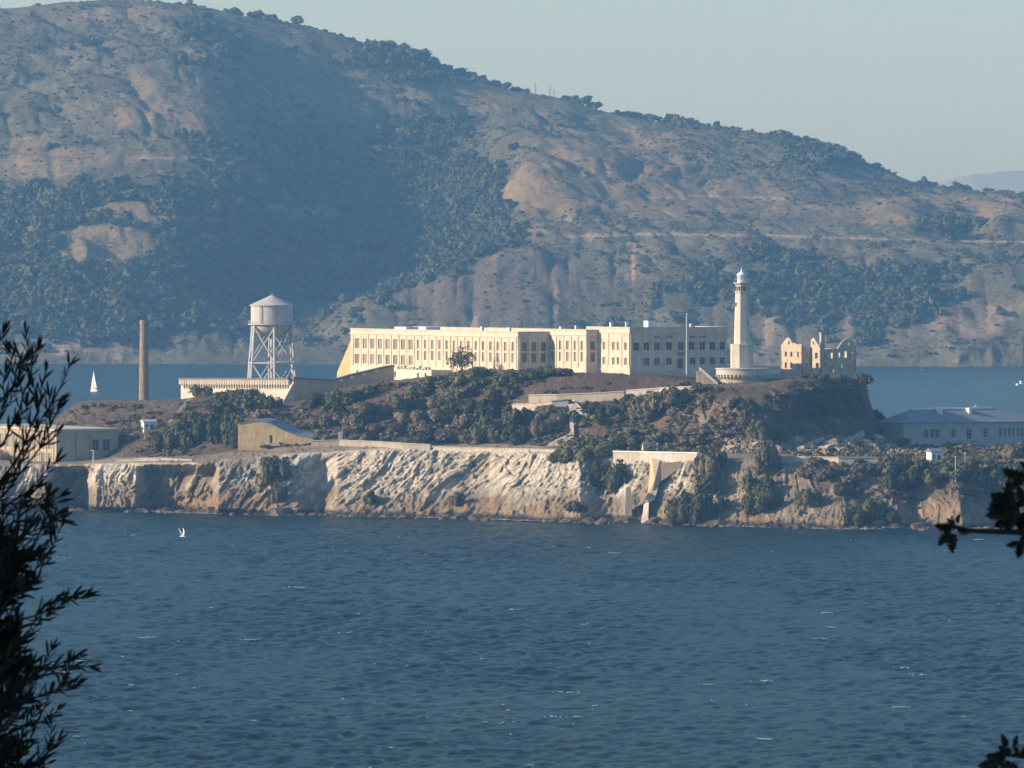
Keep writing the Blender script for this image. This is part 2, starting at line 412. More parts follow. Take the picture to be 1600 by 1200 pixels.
    col = col*(1-up[..., None]) + gcol*up[..., None]
    f_te = terr*.75
    tc = C(.27,.225,.165)*(1+.25*n1[..., None])
    col = col*(1-f_te[..., None]) + tc*f_te[..., None]
    nU, nV = Y.shape
    idx = np.arange(nU*nV).reshape(nU, nV)
    f = np.stack([idx[:-1,:-1], idx[1:,:-1], idx[1:,1:], idx[:-1,1:]], -1).reshape(-1, 4)
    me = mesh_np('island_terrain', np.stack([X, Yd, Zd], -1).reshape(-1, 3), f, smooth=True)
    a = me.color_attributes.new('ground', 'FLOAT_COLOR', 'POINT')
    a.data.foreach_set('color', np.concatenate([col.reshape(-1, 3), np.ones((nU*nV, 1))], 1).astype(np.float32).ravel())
    m, nt, b = new_mat('island_ground'); b.inputs['Roughness'].default_value = .95
    vc = N(nt, 'ShaderNodeVertexColor', layer_name='ground'); g = N(nt, 'ShaderNodeNewGeometry')
    n = noise_n(nt, .9, 8, .68, g.outputs['Position'])
    c = mix_n(nt, vc.outputs[0], ramp_n(nt, n, [(.25, .62), (.75, 1.3)]), 1.0, 'MULTIPLY'); nt.links.new(c, b.inputs['Base Color'])
    bump_n(nt, b, noise_n(nt, 1.6, 8, .72, g.outputs['Position']), 1.3)
    me.materials.append(m)
    o = link('island_terrain', me); tag(o, kind='structure')
    return dict(X=X, Y=Yd, Z=Zd, px=px, row=row, bounds=bounds)
ALC = build_alcatraz()
_PXI = 800+ALC['X']/(ALC['Y']*PX); _PYI = HZ-(ALC['Z']-EYE)/(ALC['Y']*PX)
def ground_seen(px, py):
    """first ground point met along the line of sight through a picture position"""
    i = int(np.argmin(np.abs(_PXI[:, 150]-px)))
    for it in range(3):
        col = _PYI[i]; ok = np.nonzero(col <= py)[0]
        j = int(ok[0]) if len(ok) else int(np.argmin(col))
        i2 = int(np.argmin(np.abs(_PXI[:, j]-px)))
        if i2 == i: break
        i = i2
    return Vector((ALC['X'][i, j], ALC['Y'][i, j], ALC['Z'][i, j]))
def ground_at(X, Y):
    i = int(np.argmin(np.abs(ALC['X'][:, 0]-X)))
    return float(np.interp(Y, np.maximum.accumulate(ALC['Y'][i]), ALC['Z'][i]))

# ================================================================== the big island behind
AN_D = [0, 22, 120, 250, 400, 550, 750, 950, 1150, 1450, 2100]
AN = {
 22:  ([-300,0,60,150,250,330,400,500,600,700,900,1000,1200,1350,1450,1520,1600,1900],[556,553,550,545,555,560,559,555,552,550,546,542,542,550,540,528,524,520]),
 120: ([-300,0,150,300,420,480,560,640,750,900,1100,1300,1500,1900],[450,462,445,485,515,520,470,452,430,425,428,432,425,420]),
 250: ([-300,0,100,180,260,400,480,560,650,740,850,1000,1200,1400,1600,1900],[380,395,385,380,402,475,492,458,420,395,372,368,376,380,386,388]),
 400: ([-300,0,100,200,280,340,420,500,600,700,770,830,900,1000,1200,1400,1600,1900],[300,315,300,287,292,315,385,440,455,430,392,337,340,345,350,360,374,380]),
 550: ([-300,0,100,200,300,350,410,480,560,650,740,795,815,870,950,1050,1200,1350,1415,1475,1535,1550,1600,1900],[225,240,215,200,205,222,270,330,380,392,365,315,280,277,295,308,318,328,322,354,358,326,336,350]),
 750: ([-300,0,100,180,260,330,400,480,560,650,730,790,830,900,1000,1100,1200,1300,1400,1500,1600,1900],[150,142,125,113,115,138,195,240,270,285,272,228,212,230,252,262,268,282,303,311,318,340]),
 950: ([-300,0,150,250,320,380,440,520,600,700,780,850,950,1050,1140,1250,1350,1450,1600,1900],[80,62,54,46,58,105,150,170,182,190,190,192,206,215,218,238,268,300,311,330]),
 1150:([-300,0,80,170,250,360,470,560,650,740,850,950,1060,1140,1210,1290,1400,1500,1600,1900],[50,17,10,2,6,20,36,66,96,126,152,176,199,199,216,236,286,300,309,330]),
}
def build_angel():
    px = np.concatenate([np.arange(-1300, -120, 16.0), np.arange(-120, 1720, 2.2), np.arange(1720, 2900, 16.0)])
    taper = smooth(px, -1280, -420)*(1-smooth(px, 2000, 2880))
    D = np.concatenate([np.linspace(0, 22, 14, endpoint=False), np.linspace(22, 1250, 270), np.linspace(1270, 2100, 24)])
    base = np.interp(px, [0, 700, 1500], [568.5, 570, 573])
    Y0 = EYE/((base-HZ)*PX)
    rows = []
    for d in AN_D:
        if d == 0: y = base; z = np.zeros_like(px)
        elif d in AN:
            y = np.interp(px, *AN[d])
            k = np.exp(-0.5*(np.arange(-16, 17)/6.0)**2); k /= k.sum(); y = np.convolve(np.pad(y, 16, mode='edge'), k, mode='valid')
            z = EYE-(y-HZ)*PX*(Y0+d)
        elif d == 1450: z = np.maximum(rows[-1]*0.72-10, 5)
        else: z = np.full_like(px, -5.0)
        rows.append(z)
    Zc = np.stack(rows, 1)
    Zc = Zc*taper[:, None]-4*(1-taper[:, None])
    # smooth (Catmull-Rom like) interpolation backwards from the shore
    dd = np.array(AN_D, float); m = np.zeros_like(Zc)
    s = np.diff(Zc, axis=1)/np.diff(dd)
    m[:, 1:-1] = (s[:, :-1]+s[:, 1:])/2; m[:, 0] = s[:, 0]; m[:, -1] = s[:, -1]
    m[:, 1] = s[:, 1]
    Z = np.zeros((len(px), len(D)))
    for j, d in enumerate(D):
        i = min(int(np.searchsorted(dd, d, 'right')-1), len(dd)-2); hseg = dd[i+1]-dd[i]; t = (d-dd[i])/hseg
        if i == 0: Z[:, j] = Zc[:, 0]*(1-t)+Zc[:, 1]*t
        else: Z[:, j] = ((2*t**3-3*t**2+1)*Zc[:, i] + (t**3-2*t**2+t)*hseg*m[:, i] + (-2*t**3+3*t**2)*Zc[:, i+1] + (t**3-t**2)*hseg*m[:, i+1])
    Y = Y0[:, None]+D[None, :]
    PXg = np.repeat(px[:, None], len(D), 1)
    X = (PXg-800)*PX*Y
    ph = 800+X/(Y*PX)
    inland = taper[:, None]*smooth(D, 5, 120)[None, :]*(1-smooth(D, 1150, 1600)[None, :])
    cliff = (1-smooth(D, 22, 90))[None, :]*np.ones_like(X)
    # gullies run down the slopes
    wx = X+38*fbm(X/150, Y/170, oct=3, seed=119); gul = fbm(wx/75+Y/330, Y/240, oct=4, seed=120, ridged=True)
    Zd = Z + inland*(9*fbm(X/150, Y/190, oct=4, seed=101) - 8.5*np.clip(gul, 0, 1) - 2.4*np.clip(fbm(X/26+Y/200, Y/110, oct=3, seed=125, ridged=True), 0, 1) + 1.6*fbm(X/24, Y/34, oct=4, seed=111, gain=.6))
    front = taper[:, None]*smooth(D, 10, 60)[None, :]*(1-smooth(D, 200, 330)[None, :])
    Zd -= front*8*np.clip(fbm(X/45, Y/400, oct=3, seed=140, ridged=True), 0, 1)
    cl = (1-smooth(D, 16, 45))[None, :]
    Yd = Y - cl*smooth(D, 0, 6)[None, :]*5*fbm(X/22, Z/25, oct=3, seed=131, ridged=True)
    ridge_keep = np.exp(-((D-1150)/70.0)**2)[None, :]
    Zd = Zd*(1-ridge_keep) + (Z + 3*fbm(X/45, Y/60, oct=3, seed=150))*ridge_keep
    # road benches cut along the hillside
    py = HZ-(Zd-EYE)/(Y*PX)
    n1 = fbm(X/60, Y/110, oct=5, seed=160); n2 = fbm(X/180, Y/260, oct=3, seed=170); n3 = fbm(X/14, Y/26, oct=4, seed=180)
    def C(*c): return np.array(c)
    grass = C(.225,.172,.10); scrub = C(.112,.102,.062); wood = C(.045,.055,.03); rock = C(.27,.205,.15); burnt = C(.112,.085,.07); road = C(.36,.27,.19)
    def blob(cx, cy, rx, ry, s=1.0): return s*np.exp(-(((ph-cx)/rx)**2+((py-cy)/ry)**2))
    g_amt = (blob(215,150,110,40,.75)+blob(300,170,80,35,.75)+blob(170,385,85,30,1.7)+blob(150,398,55,16,.8)+blob(185,325,50,12,1.3)+blob(300,345,80,9,1.1)+blob(215,300,40,9,1.0)+blob(45,360,22,8,.9)+blob(40,385,9,20,.9)+blob(60,270,60,16,1.2)+blob(340,370,50,14,.9)+blob(180,500,60,26,.6)+blob(180,245,170,28,.6)+blob(60,235,60,30)+blob(360,110,60,30,.5)
             +blob(470,330,90,25,.9)+blob(860,300,70,60,1.2)+blob(960,240,130,50,.9)+blob(1040,310,170,26,1.1)+blob(1300,335,260,22,1.1)+blob(1500,320,140,16,1.3)
             +blob(560,470,50,20,.9)+blob(640,435,70,22,.6)+blob(720,150,160,30,.7)+blob(20,265,60,22,.8)+blob(230,20,200,14,.9)+blob(480,250,230,8,.5)+blob(930,380,90,30,.5)+blob(1130,260,170,60,.55))
    w_amt = (blob(560,280,190,110,1.3)+blob(650,90,130,40,1.2)+blob(350,70,60,60,.8)+blob(80,340,150,70,1.4)+blob(120,470,260,85,1.2)+blob(400,420,200,60,1.1)+blob(300,330,90,70,.8)
             +blob(600,400,120,45,1.2)+blob(720,330,90,70,1.2)+blob(1000,480,160,60,.6)+blob(1180,450,160,60,.7)+blob(1400,460,160,60,.8)+blob(1300,245,90,22,1.3)+blob(1480,350,60,18,1.1)+blob(1030,300,50,24,.7)+blob(930,300,60,40,.5)+blob(1080,195,30,10,.8))  # patch on the right bench puts the hollow's shadow into the woodland
    bu = blob(700,455,160,50,1.2)+blob(1250,345,120,18,1.0)+blob(860,430,120,50,.8)
    fg = smooth(g_amt+n1*.75+n3*.35, .55, .95); fw = smooth(w_amt+n1*.65+n3*.55, .40, .95)*(1-smooth(g_amt*1.15+n1*.5+n3*.3, .62, .85))
    col = scrub*(.8+.5*smooth(n3, -.5, .5))[..., None]
    col = col*(1-fg[..., None])+grass*(.85+.3*n3[..., None])*fg[..., None]
    fb = smooth(bu+n1*.3, .4, .9)*.8
    col = col*(1-fb[..., None])+burnt*fb[..., None]
    col = col*(1-fw[..., None])+wood*fw[..., None]
    # bare rock in the sea cliffs
    fr = cliff*smooth(n3*.8+fbm(X/40, Z/30, oct=3, seed=190)*.9+blob(120,540,90,30,.7)[...]+blob(170,530,60,30,.5)+blob(1530,500,110,50,1.0)+blob(1200,520,60,60,.5)+blob(870,530,60,40,.5)-.25, .35, .75)
    slides = smooth(blob(985,410,12,60,.9)+blob(870,470,10,45,.8)+blob(1200,520,14,45,1.0)+blob(1325,500,12,50,.8)+blob(740,500,14,26,.8)+blob(1540,490,60,30,.9)+blob(950,500,10,30,.6)+blob(1085,490,14,30,.6)+n3*.5+n1*.3, .4, .75)
    fr = np.clip(fr+slides, 0, 1)
    col = col*(1-fr[..., None])+rock*fr[..., None]
    # dirt roads, level benches contouring the hill
    for (xs, rw, a, b_) in ((([180,300,420,560],[247,247,248,250]),1.7,190,560), (([820,1000,1200,1400,1620],[372,366,368,374,379]),2.0,850,1640), (([1000,1100,1250],[310,305,312]),1.8,1000,1260)):
        yr = np.interp(ph, *xs); fm = np.exp(-((py-yr)/rw)**2)*smooth(ph, a, a+40)*(1-smooth(ph, b_-40, b_))
        col = col*(1-.85*fm[..., None])+road*.85*fm[..., None]; fw = fw*(1-fm); fg = np.maximum(fg, fm)
    nU, nV = X.shape
    idx = np.arange(nU*nV).reshape(nU, nV)
    f = np.stack([idx[:-1,:-1], idx[1:,:-1], idx[1:,1:], idx[:-1,1:]], -1).reshape(-1, 4)
    me = mesh_np('hills', np.stack([X, Yd, Zd], -1).reshape(-1, 3), f, smooth=True)
    a = me.color_attributes.new('ground', 'FLOAT_COLOR', 'POINT')
    a.data.foreach_set('color', np.concatenate([np.clip(col, .01, 1).reshape(-1, 3), np.ones((nU*nV, 1))], 1).astype(np.float32).ravel())
    mt, nt, b = new_mat('hill_ground'); b.inputs['Roughness'].default_value = 1.0
    vc = N(nt, 'ShaderNodeVertexColor', layer_name='ground'); g = N(nt, 'ShaderNodeNewGeometry')
    n = noise_n(nt, .16, 8, .7, g.outputs['Position'])
    c = mix_n(nt, vc.outputs[0], ramp_n(nt, n, [(.28, .45), (.72, 1.5)]), 1.0, 'MULTIPLY'); nt.links.new(c, b.inputs['Base Color'])
    bump_n(nt, b, noise_n(nt, .22, 8, .7, g.outputs['Position']), 3.0)
    me.materials.append(mt)
    tag(link('hills', me), kind='structure')
    return dict(X=X, Y=Yd, Z=Zd, D=D, px=px, fg=fg, fw=fw, fr=fr, fb=fb, py=py, ph=ph)
ANG = build_angel()

def build_far_ridge():
    px = np.arange(1100, 2400, 8.0); Y = 10200.0
    top = np.interp(px, [1100,1400,1480,1530,1580,1640,1800,2000,2400], [384,340,300,284,273,268,262,275,290])+2.5*fbm(px/40, px*0, oct=3, seed=5)
    vs, D = [], [0, 300, 900, 1800]
    g = np.zeros((len(px), len(D), 3))
    for j, (d, fz) in enumerate(zip(D, (0.0, .45, 1.0, 0.0))):
        g[:, j, 0] = (px-800)*PX*Y; g[:, j, 1] = Y+d; g[:, j, 2] = (EYE+(HZ-top)*PX*(Y+900))*fz - (2 if fz == 0 else 0)
    idx = np.arange(len(px)*4).reshape(len(px), 4)
    f = np.stack([idx[:-1,:-1], idx[1:,:-1], idx[1:,1:], idx[:-1,1:]], -1).reshape(-1, 4)
    o = link('far_hills', mesh_np('far_hills', g.reshape(-1, 3), f, plain('hazed_hill_ground', (.24,.26,.25), 1, .15, .003), smooth=True)); tag(o, kind='structure')  # pale ground colour has the haze of distance painted in
build_far_ridge()
# ================================================================== building kit
M = {}
M['cream'] = plaster('cream_plaster', (.70,.615,.48), (.42,.32,.21), streak=.75)
M['cream2'] = plaster('pale_plaster', (.66,.60,.50), (.45,.38,.28), streak=.4)
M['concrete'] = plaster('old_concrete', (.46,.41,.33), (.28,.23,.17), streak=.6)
M['pale_conc'] = plaster('pale_concrete', (.58,.53,.45), (.36,.31,.24), streak=.6)
M['yellow'] = plaster('ochre_plaster', (.60,.48,.27), (.40,.26,.12), streak=.8, sc=.5)
M['ruin'] = plaster('ruin_plaster', (.58,.50,.37), (.30,.24,.17), streak=.7, sc=.6)
M['white'] = plain('white_paint', (.78,.77,.73), .7, .10, 1.5)
M['steel'] = plain('tower_steel', (.46,.47,.48), .55, .10, .4)
M['tank'] = plaster('tank_paint', (.54,.54,.53), (.36,.33,.30), rough=.6, streak=.7)
M['brick'] = plaster('chimney_brick', (.33,.28,.215), (.17,.135,.105), streak=.9, sc=.8)
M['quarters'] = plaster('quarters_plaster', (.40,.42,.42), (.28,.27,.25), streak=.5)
M['ph'] = plaster('power_house_plaster', (.46,.39,.27), (.30,.24,.16), streak=.7)
M['roof'] = plain('roof_felt', (.16,.155,.15), .9, .3, .5)
M['slate'] = plain('roof_metal', (.21,.24,.27), .7, .2, .6)
M['dark'] = plain('dark_opening', (.03,.03,.033), .9, .2)
M['frame'] = plain('window_frame_paint', (.42,.40,.36), .7, .15)
M['wood'] = plain('weathered_timber', (.24,.19,.14), .9, .3, 2)
M['rust'] = plain('rusty_metal', (.26,.15,.09), .9, .3, 2)
def glass(name, col, rough):
    m, nt, b = new_mat(name); b.inputs['Base Color'].default_value = (*col, 1); b.inputs['Roughness'].default_value = rough
    b.inputs['Specular IOR Level'].default_value = .5
    g = N(nt, 'ShaderNodeNewGeometry'); oi = N(nt, 'ShaderNodeObjectInfo')
    c = mix_n(nt, [x*.7 for x in col], [x*1.5 for x in col], oi.outputs['Random']); nt.links.new(c, b.inputs['Base Color'])
    return m
M['glass'] = glass('sunlit_glass', (.26,.23,.18), .4)  # paler panes for sunlit faces, bright reflection put into the colour
M['glass_dk'] = glass('dark_glass', (.03,.034,.04), .2)

def wall(mb, P, Q, z0, z1, holes=(), t=.45, reveal=True):
    """wall sheet from P to Q (local plan points, outside on the right hand) with real openings"""
    P = Vector((P[0], P[1], 0)); Q = Vector((Q[0], Q[1], 0)); d = (Q-P); L = d.length; d.normalize()
    inn = Vector((-d.y, d.x, 0))
    us = sorted({0.0, L} | {round(h[0], 4) for h in holes} | {round(h[1], 4) for h in holes})
    vs = sorted({z0, z1} | {round(h[2], 4) for h in holes} | {round(h[3], 4) for h in holes})
    def pt(u, z, off=0.0): return P + d*u + inn*off + Vector((0, 0, z))
    for i in range(len(us)-1):
        for j in range(len(vs)-1):
            uc, vc = (us[i]+us[i+1])/2, (vs[j]+vs[j+1])/2
            if any(h[0] < uc < h[1] and h[2] < vc < h[3] for h in holes): continue
            mb.add([pt(us[i], vs[j]), pt(us[i+1], vs[j]), pt(us[i+1], vs[j+1]), pt(us[i], vs[j+1])], [(0, 1, 2, 3)])
    for h in holes:
        a = [pt(h[0], h[2]), pt(h[1], h[2]), pt(h[1], h[3]), pt(h[0], h[3])]
        b = [pt(h[0], h[2], t), pt(h[1], h[2], t), pt(h[1], h[3], t), pt(h[0], h[3], t)]
        for k in range(4): mb.add([a[k], b[k], b[(k+1) % 4], a[(k+1) % 4]], [(0, 1, 2, 3)])
_wm = {}
def window_mesh(w, h, nx, nz, pane):
    k = (round(w, 2), round(h, 2), nx, nz, pane)
    if k in _wm: return _wm[k]
    f = MB(); b = .09
    f.box(-w/2, -w/2+b, -.05, .07, 0, h); f.box(w/2-b, w/2, -.05, .07, 0, h)
    f.box(-w/2+b, w/2-b, -.05, .07, 0, b); f.box(-w/2+b, w/2-b, -.05, .07, h-b, h)
    for i in range(1, nx): x = -w/2+w*i/nx; f.box(x-.03, x+.03, -.03, .04, b, h-b)
    for j in range(1, nz): z = h*j/nz; f.box(-w/2+b, w/2-b, -.025, .035, z-.03, z+.03)
    p = MB(); p.box(-w/2+b*.5, w/2-b*.5, .045, .065, b*.5, h-b*.5)
    _wm[k] = (f.mesh('window', M['frame']), p.mesh('pane', M[pane])); return _wm[k]
def put_windows(parent, P, Q, holes, nx=2, nz=4, pane='glass', inset=.3, name='window'):
    P = Vector((P[0], P[1], 0)); Q = Vector((Q[0], Q[1], 0)); d = (Q-P).normalized(); inn = Vector((-d.y, d.x, 0))
    for h in holes:
        fm, pm = window_mesh(h[1]-h[0], h[3]-h[2], nx, nz, pane)
        c = P+d*((h[0]+h[1])/2)+inn*inset; c.z = h[2]
        o = link(name, fm, parent, c, (0, 0, math.atan2(d.y, d.x))); link('pane', pm, o)

TH = math.atan2(.47, .88)
def local_frame(px, py, Y, name, label, cat, rz=TH, z=None, group=None):
    p = W(px, py, Y)
    if z is not None: p.z = z
    return empty(name, p, rz, label, cat, group), p

# ================================================================== the long cell house on the crown of the island
def build_cellhouse():
    t, O = local_frame(984, 577, 2235, 'cell_house', 'long cream stepped prison block with rows of tall windows on the hilltop', 'building', z=0)
    # plan (local): a to the right-back, b to the left-back; blocks step forward going back
    A = (0, 33.8); zA, zM, zL, zb = 55.6, 54.7, 53.9, 33.0
    mb = MB()
    allw = []
    def face(P, Q, z1, cols, rows, w, nx=2, nz=5, pane='glass', extra=()):
        holes = [(c-w/2, c+w/2, r0, r1) for c in cols for (r0, r1) in rows]
        wall(mb, P, Q, zb, z1, holes + [e[:4] for e in extra]); allw.append((P, Q, holes, nx, nz, pane))
        for e in extra: allw.append((P, Q, [e[:4]], e[4], e[5], e[6]))
    def rows(z1, *r): return [(z1-b, z1-a) for a, b in r]
    # admin front, shaded: nine square windows above, fewer below, door in the middle
    s = .1931/.88
    up = [(x-984)*s for x in (994.5,1010.5,1027,1046,1065,1082,1099,1115,1131)]
    r_up = rows(zA, (4.6, 7.0)); r_lo = rows(zA, (9.3, 11.4))
    lo = [(((x-984)*s-1.0), ((x-984)*s+1.0), r_lo[0][0], r_lo[0][1], 2, 3, 'glass_dk') for x in (1010.5,1027,1046,1083.5,1099,1115,1131)]
    door = [((1064-984)*s-.95, (1064-984)*s+.95, zA-12.6, zA-9.6, 2, 2, 'glass_dk')]
    vents = [((x-984)*s-.45, (x-984)*s+.45, zA-3.35, zA-2.75, 1, 1, 'glass_dk') for x in (1024.5,1029.5,1044.5,1049.5,1080.5,1085.5,1096.5,1101.5)]
    face((0,0), (33.8,0), zA, up, r_up, 2.05, 2, 2, 'glass_dk', lo+door+vents)
    face((33.8,0), (33.8,19.3), zA, [4,9,14], r_up, 1.8, 2, 2, 'glass_dk')
    face((0,19.3), (0,0), zA, [19.3-16.2, 19.3-10.2, 19.3-7.3, 19.3-2.6], rows(zA, (4.6,7.0), (9.2,11.4)), 1.7, 2, 3, 'glass')
    # middle block
    wl = rows(zM, (3.5,6.3), (6.9,9.8))
    face((-4.4,19.3), (0,19.3), zM, [2.2], wl, 1.6, 2, 6, 'glass_dk')
    face((-4.4,42.7), (-4.4,19.3), zM, [23.4-21.6, 23.4-16.6, 23.4-12.0, 23.4-7.2, 23.4-2.8], wl, 1.65, 2, 6, 'glass')
    # long block
    wl = rows(zL, (3.2,6.0), (6.6,9.5))
    face((-15.4,42.7), (-4.4,42.7), zL, [2.2,5.5,8.8], wl, 1.6, 2, 6, 'glass_dk')
    Lb = 156-42.7
    k = [Lb-(3.4+i*4.85) for i in range(14)]
    big = [Lb-(71.5+i*5.3) for i in range(8)]
    ex = [(c-1.5, c+1.5, zL-6.4, zL-3.2, 3, 4, 'glass') for c in big] + [(c-1.5, c+1.5, zL-11.2, zL-8.2, 3, 4, 'glass') for c in big]
    ex += [(c-.6, c+.6, zL-15.2, zL-13.4, 1, 2, 'glass_dk') for c in big[2:]]
    face((-15.4,156), (-15.4,42.7), zL, k, wl, 1.7, 2, 6, 'glass', ex)
    face((33.8,156), (-15.4,156), zL, [8,16,24,32,40], wl, 1.7, 2, 6, 'glass')
    face((33.8,19.3), (33.8,156), zL, [10+i*9 for i in range(14)], wl, 1.7, 2, 6, 'glass')
    mb.build('wall', M['cream'], t)
    for P, Q, h, nx, nz, pane in allw: put_windows(t, P, Q, h, nx, nz, pane)
    # flat roofs a little below the parapets
    r = MB(); r.box(.25, 33.55, .25, 19.3, zA-1.2, zA-.9); r.box(-4.15, 33.55, 19.32, 42.7, zM-1.0, zM-.7); r.box(-15.15, 33.55, 42.72, 155.75, zL-.9, zL-.6)
    r.build('roof', M['roof'], t)
    def band(P, Q, z0, z1, out, name, mat):
        P = Vector((*P, 0)); Q = Vector((*Q, 0)); d = (Q-P).normalized(); n = Vector((d.y, -d.x, 0))
        b = MB(); a0 = P-d*out*.98; a1 = Q+d*out*.98
        b.prism([(a0-n*.3)[:2], (a0+n*out)[:2], (a1+n*out)[:2], (a1-n*.3)[:2]][::1], z0, z1); b.build(name, mat, t)
    edges = [((0,0),(33.8,0),zA), ((0,19.3),(0,0),zA), ((33.8,0),(33.8,19.3),zA), ((-4.4,19.3),(0,19.3),zM), ((-4.4,42.7),(-4.4,19.3),zM), ((-15.4,42.7),(-4.4,42.7),zL), ((-15.4,156),(-15.4,42.7),zL), ((33.8,156),(-15.4,156),zL)]
    for i, (P, Q, z) in enumerate(edges):
        e = .004*i
        band(P, Q, z-.35, z+.02+e, .10+e, 'coping', M['pale_conc'])
        band(P, Q, z-1.75, z-1.35+e, .28+e, 'cornice', M['cream2'])
        band(P, Q, z-13.1, z-12.7+e, .14+e, 'string_course', M['cream2'])
    # pilasters between the tall windows
    pm = MB(); pm.box(-.28, .28, -.22, .06, 0, 9.6); pil = pm.mesh('pilaster', M['cream'])
    def pilasters(P, Q, us, z):
        P = Vector((*P, 0)); Q = Vector((*Q, 0)); d = (Q-P).normalized()
        for u in us:
            c = P+d*u; c.z = z-11.6; link('pilaster', pil, t, c, (0, 0, math.atan2(d.y, d.x)))
    pilasters((-15.4,156), (-15.4,42.7), [x+2.42 for x in k]+[big[0]-2.5+5.0]+[b-2.65 for b in big], zL)
    pilasters((-4.4,42.7), (-4.4,19.3), [23.4-19.1, 23.4-14.3, 23.4-9.6, 23.4-5.0], zM)
    pilasters((-15.4,42.7), (-4.4,42.7), [.6,3.85,7.15,10.4], zL)
    pilasters((0,19.3), (0,0), [.5, 19.3-13.2, 19.3-5.0, 18.9], zA)
    pilasters((0,0), (33.8,0), [.5]+[((a+b)/2-984)*s for a, b in ((1036,1038),(1073,1074),(1140,1136))][:2]+[33.2], zA)
    # emblem over the front door
    em = MB(); c = (1064-984)*s
    em.box(c-.5, c+.5, -.16, 0.02, zA-8.9, zA-7.6); em.box(c-1.5, c-.5, -.12, .02, zA-8.1, zA-7.7); em.box(c+.5, c+1.5, -.12, .02, zA-8.1, zA-7.7)
    em.box(c-1.1, c-.5, -.1, .02, zA-8.5, zA-8.12); em.box(c+.5, c+1.1, -.1, .02, zA-8.5, zA-8.12); em.build('emblem', M['wood'], t)
    # long skylight and plant on the roof
    sk = MB(); sk.prism([(4,50),(6,50),(6,150),(4,150)], zL-.6, zL+.55); sk.build('skylight', M['pale_conc'], t)
    sk = MB(); sk.prism([(8,20),(10,20),(10,42),(8,42)], zM-.7, zM+.75); sk.build('skylight', M['pale_conc'], t)
    for (a, b, w, h, z) in ((12,9,2.8,1.7,zA),(3,17,.8,1.2,zA),(6,13,.5,1.4,zA),(24,5,.6,.8,zA),(-2,30,.7,1.0,zM),(-9,60,.7,1.0,zL),(-12,108,5,.7,zL),(-11,122,8,.6,zL),(-8,80,.8,1.1,zL),(2,47,.9,1.3,zL)):
        v = MB(); v.box(a-w/2, a+w/2, b-w/2, b+w/2, z-1.1, z+h); v.box(a-w/2-.1, a+w/2+.1, b-w/2-.1, b+w/2+.1, z+h, z+h+.12); v.build('roof_vent', M['white'], t)
    an = MB(); an.bar((5,10,zA-1), (5,10,zA+3.2), .07); an.bar((4.4,10,zA+2.4), (5.6,10,zA+2.4), .05); an.build('aerial', M['steel'], t)
    # stair wing and buttress at the far end
    bt = MB(); bt.prism([(-15.2,156.02),(-15.2,166),(-13.2,166),(-13.2,156.02)][::-1], 30, [zL-3.5,39.6,39.6,zL-3.5][::-1]); bt.build('buttress', M['yellow'], t)
    return t
CELL = build_cellhouse()

def build_terrace_block():
    t, O = local_frame(674, 598, 2300, 'terrace_wall', 'broken pale plaster terrace wall below the far end of the cell house', 'wall', z=0)
    mb = MB(); hs = [(24-x-.6, 24-x+.6, 38.4, 40.6) for x in (4.0, 9.0)]
    z1 = 41.6
    wall(mb, (0,24), (0,0), 32, z1, hs); wall(mb, (0,0), (10,0), 32, z1); wall(mb, (10,0), (10,24), 32, z1); wall(mb, (10,24), (0,24), 32, z1)
    mb.add([(0,0,z1),(10,0,z1),(10,24,z1),(0,24,z1)], [(0,1,2,3)])
    mb.build('wall', M['cream2'], t); put_windows(t, (0,24), (0,0), hs, 1, 2, 'glass_dk')
    r2 = random.Random(3)
    for i in range(11):
        c = MB(); w = r2.uniform(.7, 1.6); c.box(-.2, .5, 1.5+i*2.05, 1.5+i*2.05+w, z1+.004, z1+r2.uniform(.3, 1.3)); c.build('broken_parapet', M['concrete'], t)
build_terrace_block()

